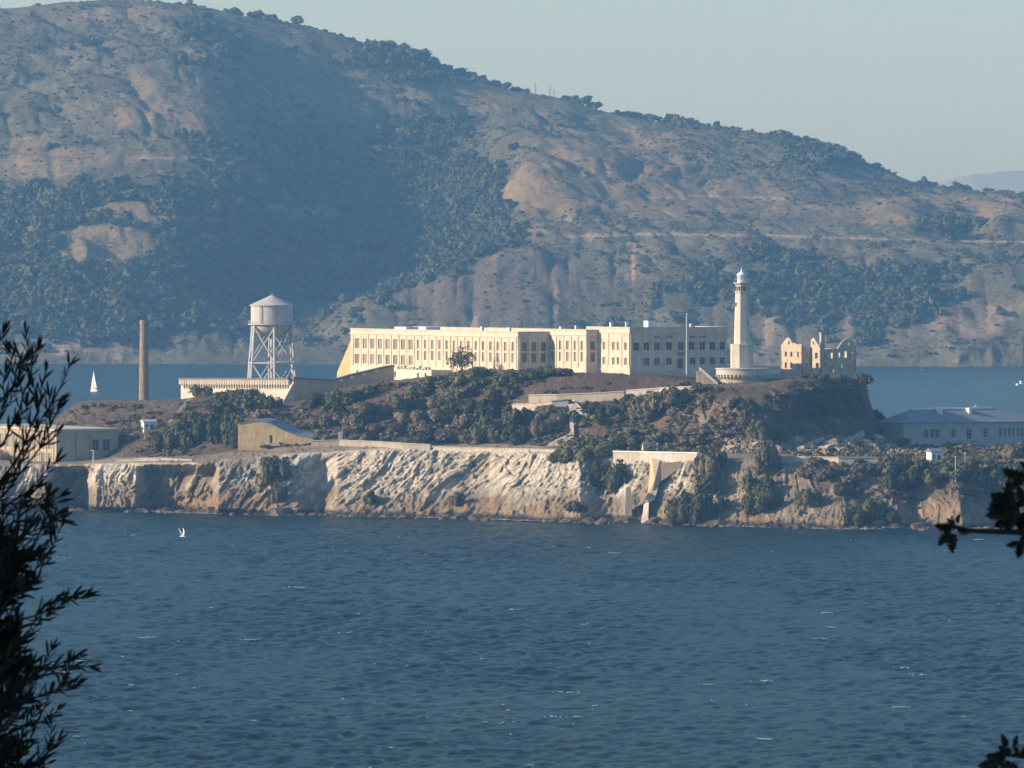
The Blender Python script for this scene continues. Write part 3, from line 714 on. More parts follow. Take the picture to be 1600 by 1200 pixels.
# ================================================================== yard wall with corbelled walkway
def build_yard():
    t, O = local_frame(455, 592, 2318, 'yard_wall', 'high pale recreation yard wall with a toothed walkway along its top', 'wall', z=0)
    L = 80.0; zt0, zt1 = 38.6, 37.4
    mb = MB()
    mb.prism([(0,0),(.9,0),(.9,L),(0,L)], 24, [zt0-1.9, zt0-1.9, zt1-1.9, zt1-1.9]); mb.build('wall', M['pale_conc'], t)
    def zz(b): return zt0+(zt1-zt0)*b/L
    wk = MB(); wk.prism([(-.55,.9),(1.4,.9),(1.4,L+.4),(-.55,L+.4)], [zt0-1.9+.004]*2+[zt1-1.896]*2, [zt0-.25]*2+[zt1-.25]*2); wk.build('parapet', M['concrete'], t)
    cap = MB(); cap.prism([(-.8,.7),(1.6,.7),(1.6,L+.6),(-.8,L+.6)], [zt0-.246]*2+[zt1-.246]*2, [zt0+.12]*2+[zt1+.12]*2); cap.build('coping', M['roof'], t)
    cm = MB(); cm.prism([(-.5,-.3),(0,-.3),(0,.3),(-.5,.3)], [-.7,-1.5,-1.5,-.7], 0); cme = cm.mesh('corbel', M['concrete'])
    sm = MB(); sm.box(-.68, -.55, -.14, .14, .1, 1.55); sme = sm.mesh('merlon_rib', M['concrete'])
    n = 42
    for i in range(n):
        b = 2.0+i*(L-3)/n
        link('corbel', cme, t, (0, b, zz(b)-1.9)); link('merlon_rib', sme, t, (0, b+.9, zz(b)-1.9))
    # square pier at the corner
    pr = MB(); pr.prism([(-2.9,-.4),(.8,-.4),(.8,.7),(-2.9,.7)][::1], 22, [zt0-7.0, zt0-1.0, zt0-1.0, zt0-7.0]); pr.build('corner_pier', M['pale_conc'], t)
    # shaded return wall stepping up to the cell house
    s = .2015/.88
    st = [(458,592.5),(520,595),(528,593),(548,587),(570,582),(590,577),(606,573.5),(613,573)]
    rt = MB(); rc = MB()
    for (x0, y0), (x1, y1) in zip(st[:-1], st[1:]):
        a0, a1 = (x0-455)*s, (x1-455)*s
        za = EYE-(y0-HZ)*PX*(2318+a0*.47); zb_ = EYE-(y1-HZ)*PX*(2318+a1*.47)
        rt.prism([(a0,0),(a1,0),(a1,.9),(a0,.9)], 24, [za, zb_, zb_, za])
        rc.prism([(a0,-.5),(a1,-.5),(a1,1.6),(a0,1.6)], [za+.003, zb_+.003, zb_+.003, za+.003], [za+.55, zb_+.55, zb_+.55, za+.55])
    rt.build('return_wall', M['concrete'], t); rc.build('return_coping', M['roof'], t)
    for x in (531,547,566,585):
        a = (x-455)*s; d = MB(); d.box(a-.5, a+.5, -.25, .02, 37.6+(x-531)*.055, 38.6+(x-531)*.055); d.build('floodlight', M['white'], t)
build_yard()

# ================================================================== water tower
def build_water_tower():
    base = W(425, 600, 2392); k = PX*2392; base.z = 33.0
    t = empty('water_tower', base, 0, 'tall grey steel water tower with round tank and cone roof', 'water tower')
    def z(py): return EYE-(py-HZ)*k-base.z
    rt = 33*k
    tk = MB(); tk.rings([(rt, z(506)), (rt, z(477))], 40, cap=False); tk.build('tank', M['tank'], t, smooth=True)
    bw = MB(); bw.rings([(rt*.12, z(527)), (rt*.4, z(525.5)), (rt*.65, z(522)), (rt*.85, z(516.5)), (rt*.96, z(511)), (rt, z(506))], 40); bw.build('tank_bottom', M['tank'], t, smooth=True)
    rf = MB(); rf.rings([(rt*1.07, z(477.6)), (rt*1.07, z(476.6)), (rt*.5, z(468.2)), (rt*.06, z(461.5)), (.05, z(461))], 40); rf.build('roof', M['tank'], t)
    for py in (481, 488, 495, 502):
        q = MB(); q.rings([(rt-.02, z(py)), (rt+.05, z(py)), (rt+.05, z(py-.7)), (rt-.02, z(py-.7))], 40, cap=False); q.build('plate_seam', M['steel'], t)
    ld = MB(); a = R(-118); lx, ly = (rt+.35)*math.cos(a), (rt+.35)*math.sin(a)
    for o_ in (-.3, .3): ld.bar((lx+o_, ly, z(506)), (lx+o_, ly, z(476)), .06, 5)
    for i in range(20): ld.bar((lx-.3, ly, z(506)+i*.3), (lx+.3, ly, z(506)+i*.3), .04, 4)
    ld.build('ladder', M['rust'], t)
    fi = MB(); fi.bar((0,0,z(462)), (0,0,z(457.5)), .12); fi.build('finial', M['steel'], t)
    bl = MB(); bl.rings([(rt*.98, z(507.2)), (rt*1.13, z(507.2)), (rt*1.13, z(505.8)), (rt*.98, z(505.8))], 40, cap=False); bl.build('balcony', M['steel'], t)
    rl = MB(); zr = z(501.2)
    for i in range(40):
        a0, a1 = 2*math.pi*i/40, 2*math.pi*(i+1)/40; q = rt*1.11
        p0 = (q*math.cos(a0), q*math.sin(a0)); p1 = (q*math.cos(a1), q*math.sin(a1))
        rl.bar((*p0, zr), (*p1, zr), .045, 4); rl.bar((*p0, (zr+z(505.8))/2), (*p1, (zr+z(505.8))/2), .035, 4); rl.bar((*p0, z(505.8)), (*p0, zr), .04, 4)
    rl.build('railing', M['steel'], t)
    angs = [R(a) for a in (-82, -22, 38, 98, 158, 218)]
    def P(i, py): f = (py-505)/(600-505); q = (33+f*8)*k; a = angs[i % 6]; return Vector((q*math.cos(a), q*math.sin(a), z(py)))
    for i in range(6):
        g = MB(); g.bar(P(i, 506.5), P(i, 634), .42, 8); g.build('leg', M['steel'], t)
        h = MB(); h.bar(P(i, 567), P(i+1, 567), .28, 6); h.build('strut', M['steel'], t)
        for (a, b) in ((512, 566), (568, 622)):
            x = MB(); x.bar(P(i, a), P(i+1, b), .25, 5); x.build('brace', M['steel'], t)
            x = MB(); x.bar(P(i+1, a), P(i, b), .25, 5); x.build('brace', M['steel'], t)
    pp = MB(); pp.bar((0,0,0), (0,0,z(522)), .55, 12); pp.build('riser_pipe', M['steel'], t)
build_water_tower()

# ================================================================== power-house chimney
def build_chimney():
    b = W(225, 640, 2400); k = PX*2400
    t = empty('chimney_stack', b, 0, 'tall tapering brick chimney stack on the bare brown bank', 'chimney')
    H = (640-500)*k
    s = MB(); s.rings([(8.4*k, -3), (8.2*k, 0), (7.3*k, H*.45), (6.2*k, H-.5)], 28); s.build('shaft', M['brick'], t, smooth=False)
    c = MB(); c.rings([(6.5*k, H-1.6), (6.6*k, H-1.0), (6.3*k, H), (5.0*k, H), (5.0*k, H-1.2)], 28, cap=False); c.build('rim', M['brick'], t)
    for i in range(9):
        h = H*(.08+i*.1); r = (8.2-2.0*(h/H))*k
        g = MB(); g.rings([(r-.02, h), (r+.06, h), (r+.06, h+.16), (r-.02, h+.16)], 28, cap=False); g.build('iron_band', M['rust'], t)
build_chimney()

# ================================================================== power house at the water's edge
def build_powerhouse():
    t, O = local_frame(88, 720, 2275, 'power_house', 'flat roofed power house with tall lit windows above the sea cliff', 'building', z=0)
    z0, z1 = 8.0, 23.3; mb = MB(); L = 68.0
    cols = [L-4.5-i*5.2 for i in range(12)]
    hs = [(c-1.5, c+1.5, 17.6, 21.6) for c in cols]+[(c-1.5, c+1.5, 13.6, 16.4) for c in cols]
    wall(mb, (0,L), (0,0), z0, z1, hs)
    h2 = [(x-1.2, x+1.2, 17.0, 20.6) for x in (13.4, 17.0)]
    wall(mb, (0,0), (21,0), z0, z1, h2); wall(mb, (21,0), (21,L), z0, z1); wall(mb, (21,L), (0,L), z0, z1)
    mb.build('wall', M['ph'], t)
    put_windows(t, (0,L), (0,0), hs, 3, 4, 'glass'); put_windows(t, (0,0), (21,0), h2, 2, 3, 'glass_dk')
    r = MB(); r.box(-.5, 21.6, -.5, L+.5, z1+.003, z1+.6); r.build('roof', M['pale_conc'], t)
    pm = MB(); pm.box(-.25, -.005, -.35, .35, 9, z1-.01); pme = pm.mesh('pilaster', M['ph'])
    for c in cols: link('pilaster', pme, t, (0, L-(c+2.6), 0))
    for x in (6.5, 11.2): p = MB(); p.bar((x,-.2,z0), (x,-.2,z1-.4), .12); p.build('drain_pipe', M['rust'], t)
build_powerhouse()

# ================================================================== white hut, ochre shed, guard hut
def build_hut(px, py, wpx, hpx, name, label, roofm, rz, shaded=False):
    g = ground_seen(px, py); k = PX*g.y; w = wpx*k; h = hpx*k
    t = empty(name, g, rz, label, 'hut')
    d = w*.75; mb = MB(); hs = [(w*.15, w*.38, h*.35, h*.75), (w*.55, w*.85, h*.02, h*.7)]; hs2 = [(d*.3, d*.7, h*.35, h*.75)]
    P = [(-w/2,-d/2),(w/2,-d/2),(w/2,d/2),(-w/2,d/2)]
    wall(mb, P[0], P[1], -2.5, h, hs, .1); wall(mb, P[1], P[2], -2.5, h, hs2, .1); wall(mb, P[2], P[3], -2.5, h); wall(mb, P[3], P[0], -2.5, h, [], .1)
    mb.build('wall', M['white'], t)
    put_windows(t, P[0], P[1], hs[:1], 2, 2, 'glass_dk', .06); put_windows(t, P[0], P[1], hs[1:], 1, 1, 'glass_dk', .06, 'door'); put_windows(t, P[1], P[2], hs2, 2, 2, 'glass_dk', .06)
    r = MB(); e = .35
    r.prism([(-w/2-e,-d/2-e),(w/2+e,-d/2-e),(w/2+e,d/2+e),(-w/2-e,d/2+e)], h+.003, h+.18)
    r.add([(-w/2-e,-d/2-e,h+.184),(w/2+e,-d/2-e,h+.184),(w/2+e,d/2+e,h+.184),(-w/2-e,d/2+e,h+.184),(-w/2-e,0,h+.184+h*.28),(w/2+e,0,h+.184+h*.28)], [(0,1,5,4),(2,3,4,5),(1,2,5),(3,0,4)])
    r.build('roof', roofm, t)
build_hut(232, 672, 19, 12, 'hut', 'small white hut with grey roof on the bare bank below the chimney', M['steel'], .35)
build_hut(1460, 722, 20, 16, 'guard_hut', 'small white guard hut standing alone before the long hip roofed building', M['slate'], .5)

def build_ochre():
    Y = 2234.0; k = PX*Y; o = W(372, 700, Y)
    t = empty('ochre_shed', o, -.10, 'ochre walled shed with curved gable end on the cliff road', 'shed')
    prof = [(0,-3.5),(35,-4.5),(44,-1),(62,1),(90,4),(118,9),(118,15),(104,17.5),(90,20.5),(74,26),(58,34),(44,40),(32,42.5),(16,40.5),(0,37.5)]
    pts = [(x*k, y*k) for x, y in prof]; n = len(pts); D = 10.0
    f = MB(); f.add([(x, 0, z) for x, z in pts]+[(x, .6, z) for x, z in pts], [tuple(range(n)), tuple(range(2*n-1, n-1, -1))]+[(i, i+n, (i+1) % n+n, (i+1) % n) for i in range(n)])
    f.build('gable_wall', M['yellow'], t)
    b = MB(); b.add([(x, .604, z) for x, z in pts]+[(x+2, D, z+.4) for x, z in pts], [tuple(range(2*n-1, n-1, -1))]+[(i, i+n, (i+1) % n+n, (i+1) % n) for i in range(0, 6)]+[(n-1, 2*n-1, n, 0)]); b.build('side_wall', M['yellow'], t)
    r = MB(); m = [(x, z) for x, z in pts[6:]]; q = len(m)
    r.add([(x, -.25, z+.05) for x, z in m]+[(x+2.2, D+.3, z+.45) for x, z in m]+[(x, -.25, z+.3) for x, z in m]+[(x+2.2, D+.3, z+.7) for x, z in m],
          [(i, i+1, i+1+q, i+q) for i in range(q-1)]+[(i+2*q, i+3*q, i+1+3*q, i+1+2*q) for i in range(q-1)]+[(i, i+2*q, i+1+2*q, i+1) for i in range(q-1)]+[(q-1, 3*q-1, 4*q-1, 2*q-1)])
    r.build('roof', M['slate'], t)
    d = MB(); d.box(50*k, 53.5*k, -.05, -.003, 8*k, 20*k); d.build('door', M['dark'], t)
    for x in (84, 92, 100, 108): p = MB(); p.bar((x*k, -1.2, -2), (x*k, -1.2, 3.3), .05); p.build('fence_post', M['rust'], t)
build_ochre()

# ================================================================== lighthouse
def build_lighthouse():
    Y = 2224.0; k = PX*Y; b = W(1159, 578, Y)
    t = empty('lighthouse', b, 0, 'slender octagonal pale lighthouse with lantern on a stout base', 'lighthouse')
    def z(py): return (578-py)*k
    a0 = R(22.5+9)
    m = M['pale_conc']
    s = MB(); s.rings([(18.2*k, -4), (18.0*k, z(540)), (18.6*k, z(539.9)), (18.6*k, z(537.6)), (13*k, z(537))], 8, a0=a0); s.build('base', m, t)
    s = MB(); s.rings([(12.6*k, z(537)+.003), (12.3*k, z(530)), (10.2*k, z(458))], 8, a0=a0); s.build('shaft', M['cream2'], t)
    s = MB(); s.rings([(10.3*k, z(458)), (11.2*k, z(457)), (11.2*k, z(455.5)), (10.0*k, z(455.4)), (10.0*k, z(445)), (12.6*k, z(443)), (12.9*k, z(442.9)), (12.9*k, z(441.2))], 8, a0=a0); s.build('watch_room', m, t)
    rl = MB()
    for i in range(16):
        A, B = a0+2*math.pi*i/16, a0+2*math.pi*(i+1)/16; q = 12.4*k
        p0, p1 = (q*math.cos(A), q*math.sin(A)), (q*math.cos(B), q*math.sin(B))
        rl.bar((*p0, z(441.2)), (*p0, z(436.5)), .04, 4); rl.bar((*p0, z(436.5)), (*p1, z(436.5)), .045, 4)
    rl.build('railing', M['steel'], t)
    s = MB(); s.rings([(7.4*k, z(441.2)+.003), (7.4*k, z(437))], 16); s.build('lantern_base', M['white'], t)
    s = MB(); s.rings([(6.9*k, z(437)+.003), (6.9*k, z(430.5))], 16); s.build('lantern_glass', glass('lantern_glass', (.35,.37,.38), .15), t)
    bar = MB(); bar.box(-.07, .07, -.07, .07, z(437), z(430.5)); bm = bar.mesh('lantern_bar', M['white'])
    for i in range(10): A = 2*math.pi*i/10; link('lantern_bar', bm, t, (7.0*k*math.cos(A), 7.0*k*math.sin(A), 0), (0, 0, A))
    s = MB(); s.rings([(8.0*k, z(430.5)), (8.0*k, z(429.6)), (6.6*k, z(427.4)), (3.6*k, z(425.2)), (1.4*k, z(423.6)), (1.0*k, z(421.5)), (1.5*k, z(420.8)), (.7*k, z(420))], 20); s.build('dome', M['white'], t, smooth=True)
    s = MB(); s.bar((0,0,z(420.2)), (0,0,z(416)), .1); s.build('finial', M['steel'], t)
    for (A, py0, py1, w, q) in ((198, 473, 479, .8, 10.9), (198, 447.5, 454, 1.0, 10.0), (243, 447.5, 454, 1.0, 10.0), (288, 447.5, 454, 1.0, 10.0), (333, 502, 508, .8, 11.6)):
        A = R(A+9-0.0); q = q*k*math.cos(math.pi/8)
        wd = MB(); wd.box(-.02, .12, -w/2, w/2, z(py1), z(py0)); o = wd.build('window', M['dark'], t); o.location = ((q-.02)*math.cos(A), (q-.02)*math.sin(A), 0); o.rotation_euler = (0, 0, A)
build_lighthouse()

def build_bastion():
    Y = 2219.0; k = PX*Y; b = W(1159, 606, Y)
    t = empty('round_bastion', b, 0, 'round pale bastion with arched niches under the lighthouse', 'bastion')
    H = 30*k; r = 40*k
    s = MB(); s.rings([(r*.90, -6), (r*.92, H*.30), (r*.94, H*.62)], 48, cap=False); s.build('drum', M['ruin'], t)
    s = MB(); s.rings([(r*.94, H*.62+.003), (r*1.0, H*.70), (r*1.0, H*.97), (r*1.04, H*.975), (r*1.04, H*1.03), (r*.9, H*1.03)], 48); s.build('parapet', M['pale_conc'], t)
    cm = MB(); cm.prism([(-.05,-.22),(.7,-.22),(.7,.22),(-.05,.22)], [-1.1,-.25,-.25,-1.1], .5); cme = cm.mesh('corbel', M['pale_conc'])
    nm = MB(); pr = [(-.55,0),(.55,0),(.55,1.5),(.38,1.95),(0,2.15),(-.38,1.95),(-.55,1.5)]
    nm.add([(.0, y, z) for y, z in pr]+[(.1, y, z) for y, z in pr], [tuple(range(7)), tuple(range(13, 6, -1))]+[(i, (i+1) % 7, (i+1) % 7+7, i+7) for i in range(7)]); nme = nm.mesh('niche', M['dark'])
    for i in range(26):
        A = R(150+i*9.2); link('corbel', cme, t, (r*.94*math.cos(A), r*.94*math.sin(A), H*.62), (0, 0, A))
    for i, A in enumerate((205, 222, 240, 256, 274, 292, 310)):
        A = R(A); link('niche', nme, t, (r*.905*math.cos(A), r*.905*math.sin(A), H*.08 if i != 3 else -.2), (0, 0, A))
    # curved shaded wall running on to the ruin
    cw = MB(); pts = [W(1197,582,2228), W(1215,584,2234), W(1240,586,2242), W(1262,589,2250)]
    o = Vector(b)
    for p, q in zip(pts[:-1], pts[1:]):
        p = p-o; q = q-o; cw.prism([(p.x,p.y),(q.x,q.y),(q.x-.3,q.y+.7),(p.x-.3,p.y+.7)], -7, [p.z,q.z,q.z,p.z])
    cw.build('wing_wall', M['concrete'], t)
build_bastion()

# ================================================================== burnt-out house
def build_ruin():
    Y = 2268.0; k = PX*Y; p = W(1253, 584, Y)
    t = empty('ruined_house', p, TH, 'roofless burnt out house with pointed gables and empty windows', 'ruin')
    def zz(py): return (584-py)*k
    sa, sb = k/.88, k/.47
    def wallpoly(name, P, Q, prof, holes, mat=M['ruin'], th=.55):
        """standing wall fragment: top profile [(u,z)], holes rect; built as columns between cut lines"""
        P = Vector((*P, 0)); Q = Vector((*Q, 0)); d = (Q-P); L = d.length; d.normalize(); inn = Vector((-d.y, d.x, 0))
        us = sorted({0, L} | {u for u, _ in prof} | {h[0] for h in holes} | {h[1] for h in holes}); us = [u for u in us if -1e-6 <= u <= L+1e-6]
        pu = [u for u, _ in prof]; pz = [z for _, z in prof]
        mb = MB()
        for u0, u1 in zip(us[:-1], us[1:]):
            if u1-u0 < 1e-4: continue
            t0, t1 = float(np.interp(u0, pu, pz)), float(np.interp(u1, pu, pz)); cuts = [(-4, -4)]
            for h in sorted([h for h in holes if h[0]-1e-6 <= u0 and u1 <= h[1]+1e-6], key=lambda h: h[2]): cuts += [(h[2], h[2]), (h[3], h[3])]
            cuts += [(t0, t1)]
            for (a0, a1), (b0, b1) in zip(cuts[0::2], cuts[1::2]):
                A, B = P+d*u0, P+d*u1
                vs = [A, B, B+inn*th, A+inn*th]
                mb.add([(v.x, v.y, [a0, a1, a1, a0][i]) for i, v in enumerate(vs)]+[(v.x, v.y, [b0, b1, b1, b0][i]) for i, v in enumerate(vs)],
                       [(3,2,1,0),(4,5,6,7),(0,1,5,4),(1,2,6,5),(2,3,7,6),(3,0,4,7)])
        mb.build(name, mat, t)
    def H(c, y0, y1, w): return (c-w/2, c+w/2, zz(y1), zz(y0))
    L1 = 31*sb
    # lit gable wall (its far end first)
    u = lambda x: (x-1222)*sb
    wallpoly('gable_wall', (0, L1), (0, 0), [(0, zz(541)), (u(1224), zz(538)), (u(1228), zz(532)), (u(1232.5), zz(527.5)), (u(1236), zz(531)), (u(1239), zz(537)), (u(1241), zz(536)), (u(1246), zz(538.5)), (L1, zz(537.5))],
             [H(u(1229.5), 550, 558, 1.2), H(u(1237.5), 550, 558, 1.2), H(u(1247.5), 550, 558, 1.2), H(u(1229.5), 567, 576, 1.2), H(u(1237.5), 567, 576, 1.2), H(u(1247.5), 568, 580, 1.3), H(u(1234), 533.5, 538.5, .9)])
    a1 = 14*sa
    wallpoly('wall', (0, 0), (a1, 0), [(0, zz(538)), (a1*.3, zz(543)), (a1, zz(542))], [H(a1*.5, 551, 560, .9), H(a1*.5, 567, 577, .9)])
    L2 = 14*sb
    u = lambda x: (x-1267)*sb
    wallpoly('gable_wall', (a1, 0), (a1, -L2), [(0, zz(531)), (u(1270), zz(528)), (u(1272), zz(528.5)), (u(1276), zz(536)), (u(1279), zz(541)), (L2, zz(546))], [H(u(1275), 551, 560, 1.6), H(u(1276.5), 567, 578, 1.8), H(u(1271), 534, 538, .8)])
    a2 = a1+27*sa
    wallpoly('wall', (a1, -L2), (a2, -L2), [(0, zz(546)), (1.2, zz(545)), (a2-a1, zz(545))], [H(1.6, 551, 560, 1.0), H(4.2, 551, 560, 1.0), H(1.6, 567, 578, 1.0), H(4.2, 568, 582, 1.2)])
    a3 = a2+30*sa
    u = lambda x: (x-1308)*sa
    wallpoly('gable_wall', (a2, -L2), (a3, -L2), [(0, zz(545)), (u(1311), zz(541)), (u(1317), zz(533)), (u(1325), zz(528.5)), (u(1331), zz(533)), (u(1338), zz(541)), (a3-a2, zz(545))],
             [H(u(1312), 551, 560, .8), H(u(1322), 549, 559, 1.1), H(u(1332), 550, 560, .9), H(u(1314), 568, 578, 1.0), H(u(1327), 568, 578, 1.0), H(u(1326), 534.5, 539.5, .8)])
    # back walls
    wallpoly('wall', (a3, -L2), (a3, L1), [(0, zz(545)), (5, zz(548)), (L1+L2, zz(545))], [H(c, 550, 560, 1.1) for c in (3, 7, 12, 16)]+[H(c, 567, 577, 1.1) for c in (3, 7, 12, 16)])
    wallpoly('wall', (a3, L1), (0, L1), [(0, zz(545)), (a3, zz(543))], [H(c, 550, 560, 1.1) for c in (2, 6, 10, 13)])
    c = MB(); ca = a1+13*sa; c.box(ca-.0, ca+1.2, -1.5, -.3, -3, zz(520)); c.box(ca-.12, ca+1.32, -1.62, -.18, zz(521.5), zz(519.5)); c.build('chimney', M['concrete'], t)
build_ruin()

# ================================================================== long hip-roofed quarters on the right
def build_quarters():
    Y = 2228.0; k = PX*Y; p = W(1412, 701, Y)
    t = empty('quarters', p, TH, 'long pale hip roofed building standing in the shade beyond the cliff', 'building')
    L = 50.0; D = 14.0; s = k/.88
    ez = 40*k; rz = 61*k
    u = lambda x: (x-1412)*s*(1+ (x-1412)*.00006)
    hs = [(u(x)-.75, u(x)+.75, 16*k, 30*k) for x in (1448,1458,1466,1492,1543)] + [(u(1517)-.9, u(1517)+.9, 13*k, 30*k)] + [(u(x)-.45, u(x)+.45, 16*k, 31*k) for x in (1567,1574,1581,1588,1595,1602)]
    mb = MB(); wall(mb, (0,0), (L,0), -4, ez, hs, .3); wall(mb, (L,0), (L,D), -4, ez); wall(mb, (L,D), (0,D), -4, ez); wall(mb, (0,D), (0,0), -4, ez)
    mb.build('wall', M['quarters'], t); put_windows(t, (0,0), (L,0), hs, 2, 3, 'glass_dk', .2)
    r = MB(); e = .8; hip = 15.0
    r.add([(-e,-e,ez),(L+e,-e,ez),(L+e,D+e,ez),(-e,D+e,ez),(hip*.5,D/2,rz),(L-hip,D/2,rz)], [(0,1,5,4),(1,2,5),(2,3,4,5),(3,0,4),(3,2,1,0)]); r.build('roof', M['slate'], t)
    g = MB(); g.prism([(hip*.5-.3,D/2-.5),(L-hip+.3,D/2-.5),(L-hip+.3,D/2+.5),(hip*.5-.3,D/2+.5)], rz-.25, rz+.28); g.build('ridge_cap', M['white'], t)
    for x in (1483, 1530): v = MB(); a = u(x); v.box(a-.5, a+.5, D*.28, D*.42, rz-2.2, rz+.15); v.build('roof_vent', M['white'], t)
    st = MB(); st.box(u(1503), u(1531), -2.2, -.02, -2, 11*k); st.build('porch_step', M['concrete'], t)
    br = MB(); br.bar((u(1562), D+4, ez+2.0), (u(1578), D+4, rz+.6), .16); br.bar((u(1578), D+4, 0), (u(1578), D+4, rz+.6), .16); br.build('hoist', M['white'], t)
build_quarters()
M['debris'] = plaster('debris_brown', (.30,.235,.165), (.16,.12,.085), streak=.7, sc=1.0)
# ================================================================== walls, paths, posts on the slopes
def strip_wall(name, label, cat, pts, th, mat, under=2.5, cap=None, rough=0.0, seed=1):
    """standing wall through points (px, top row, distance)"""
    P = [W(*p) for p in pts]; o = Vector((P[0].x, P[0].y, P[0].z-under)); r = random.Random(seed)
    t = empty(name, o, 0, label, cat); mb = MB(); cb = MB()
    for a, b in zip(P[:-1], P[1:]):
        n = max(1, int((b-a).length/3.0))
        for i in range(n):
            p = a.lerp(b, i/n)-o; q = a.lerp(b, (i+1)/n)-o; d = Vector((q.x-p.x, q.y-p.y, 0)).normalized(); inn = Vector((-d.y, d.x, 0))*th
            if inn.y < 0: inn = -inn
            j0 = r.uniform(-rough, rough)
            vs = [(p.x,p.y),(q.x,q.y),(q.x+inn.x,q.y+inn.y),(p.x+inn.x,p.y+inn.y)]
            mb.prism(vs, [p.z-under-1.5]*4, [p.z+j0, q.z+j0, q.z+j0, p.z+j0])
            if cap:
                f = inn*.35
                vs = [(p.x-f.x,p.y-f.y),(q.x-f.x,q.y-f.y),(q.x+inn.x+f.x,q.y+inn.y+f.y),(p.x+inn.x+f.x,p.y+inn.y+f.y)]
                cb.prism(vs, [p.z+.004, q.z+.004, q.z+.004, p.z+.004], [p.z+cap, q.z+cap, q.z+cap, p.z+cap])
    mb.build('wall_face', mat, t)
    if cap: cb.build('coping', M['white'] if cap > .3 else M['pale_conc'], t)
    return t
def gy(px, py): return ground_seen(px, py).y
def sw(name, label, rows, th, mat, drop, cap=None, rough=0, cat='wall', off=-.6):
    pts = [(x, y, gy(x, y+drop)+off) for x, y in rows]
    return strip_wall(name, label, cat, pts, th, mat, under=drop*PX*2200, cap=cap, rough=rough)
sw('parapet_wall', 'low concrete parapet along the cliff road beside the ochre shed', [(486,689),(530,688),(580,690),(630,693),(672,695)], .7, M['concrete'], 8, cap=.2)
sw('road_kerb_wall', 'thin pale wall edging the cliff road below the dark thicket', [(676,698),(740,700),(800,701),(868,703)], .5, M['pale_conc'], 4, cap=.18)
sw('sea_wall', 'pale concrete sea wall above the landing chute', [(958,706),(1000,707),(1050,708),(1106,709)], .8, M['pale_conc'], 12, cap=.35)
sw('cliff_road_wall', 'pale broken wall edging the cliff top below the rubble heap', [(1204,713),(1250,714),(1310,715),(1372,715)], .7, M['pale_conc'], 7, cap=.2, rough=.12)
sw('lower_ledge_wall', 'low pale wall on the ledge beside the power house', [(146,722),(180,719),(215,717),(250,716),(300,719)], .5, M['concrete'], 5, cap=.18, off=4.0)
sw('path_wall', 'pale retaining wall of the path left of the wedge stair', [(800,632),(832,630),(862,627),(888,624)], .7, M['pale_conc'], 11, cap=.2)
sw('upper_path_wall', 'long retaining wall with ragged coping below the bare brown bank', [(826,618),(870,617),(920,615),(975,612)], .7, M['concrete'], 12, cap=.25, rough=.18)
sw('lane_wall', 'thin pale wall of the lane climbing towards the round bastion', [(978,611),(1030,607),(1070,605),(1108,605)], .6, M['pale_conc'], 5, cap=.3, rough=.1)

def solid_poly(name, label, cat, poly, Y, depth, mat, lean=(0, 0), extra=None):
    """upright slab: outline in picture positions at a known distance, real thickness going back"""
    Pw = [W(x, y, Y) for x, y in poly]; o = Vector((sum(p.x for p in Pw)/len(Pw), Y, min(p.z for p in Pw)))
    n = len(Pw); mb = MB()
    vs = [(p.x-o.x, 0, p.z-o.z) for p in Pw]; back = [(v[0]+lean[0], depth, v[2]+lean[1]) for v in vs]
    mb.add(vs+back, [tuple(range(n)), tuple(range(2*n-1, n-1, -1))]+[(i, i+n, (i+1) % n+n, (i+1) % n) for i in range(n)])
    ob = mb.build(name, mat, None, loc=o); bm = bmesh.new(); bm.from_mesh(ob.data); bmesh.ops.recalc_face_normals(bm, faces=bm.faces); bm.to_mesh(ob.data); bm.free()
    tag(ob, label, cat); return ob
def slope_solid(t, b, name, pts, mat, proud=1.5, thick=4.0, side=(0.0, 0.0)):
    """slab leaning on the slope: each corner stands a little proud of the ground behind it"""
    P = []
    for q in pts:
        x, y = q[:2]; pr = q[2] if len(q) > 2 else proud
        P.append(W(x, y, ground_seen(x, y).y-pr)-b)
    n = len(P); mb = MB()
    mb.add([(p.x, p.y, p.z) for p in P]+[(p.x+side[0], p.y+thick, p.z+side[1]) for p in P], [tuple(range(n)), tuple(range(2*n-1, n-1, -1))]+[(i, i+n, (i+1) % n+n, (i+1) % n) for i in range(n)])
    ob = mb.build(name, mat, t); bm = bmesh.new(); bm.from_mesh(ob.data); bmesh.ops.triangulate(bm, faces=[f for f in bm.faces if len(f.verts) > 4]); bmesh.ops.recalc_face_normals(bm, faces=bm.faces); bm.to_mesh(ob.data); bm.free()
def build_chute():
    b = ground_seen(1012, 800); t = empty('landing_chute', b, 0, 'tall concrete chute wall with slanting slab running down the cliff', 'chute')
    slope_solid(t, b, 'pier', [(1018,711),(1024,711),(1023,750),(1019,768),(1011,784),(1006,784),(1013,768)], M['yellow'], 6.0, 8)  # ochre carries the warm sunlight on the pier's lit face
    slope_solid(t, b, 'pier_flank', [(1024.2,711,6.2),(1032,712,3.2),(1032,752,3.2),(1022,782,4.5),(1012,784,6.0),(1019.5,768,6.1),(1023.3,750,6.1)], M['concrete'], 2.0, 8)
    slope_solid(t, b, 'lower_leg', [(1006,785),(1014,785),(1013,800),(1013,817),(1002,817),(1005,800)], M['pale_conc'], 4.5, 9)
    slope_solid(t, b, 'slab', [(1033,725,6.0),(1062,721,1.2),(1066,729,1.0),(1033,752,4.0)], M['debris'], 2.0, 8)  # darker brown puts the slab's shade into its colour
build_chute()
solid_poly('concrete_post', 'old brown concrete post at the foot of the cliff beside the chute', 'post', [(978,762),(986,760),(986,790),(989,818),(975,818),(977,790)], shoreY(980)+1.0, 5, M['concrete'])

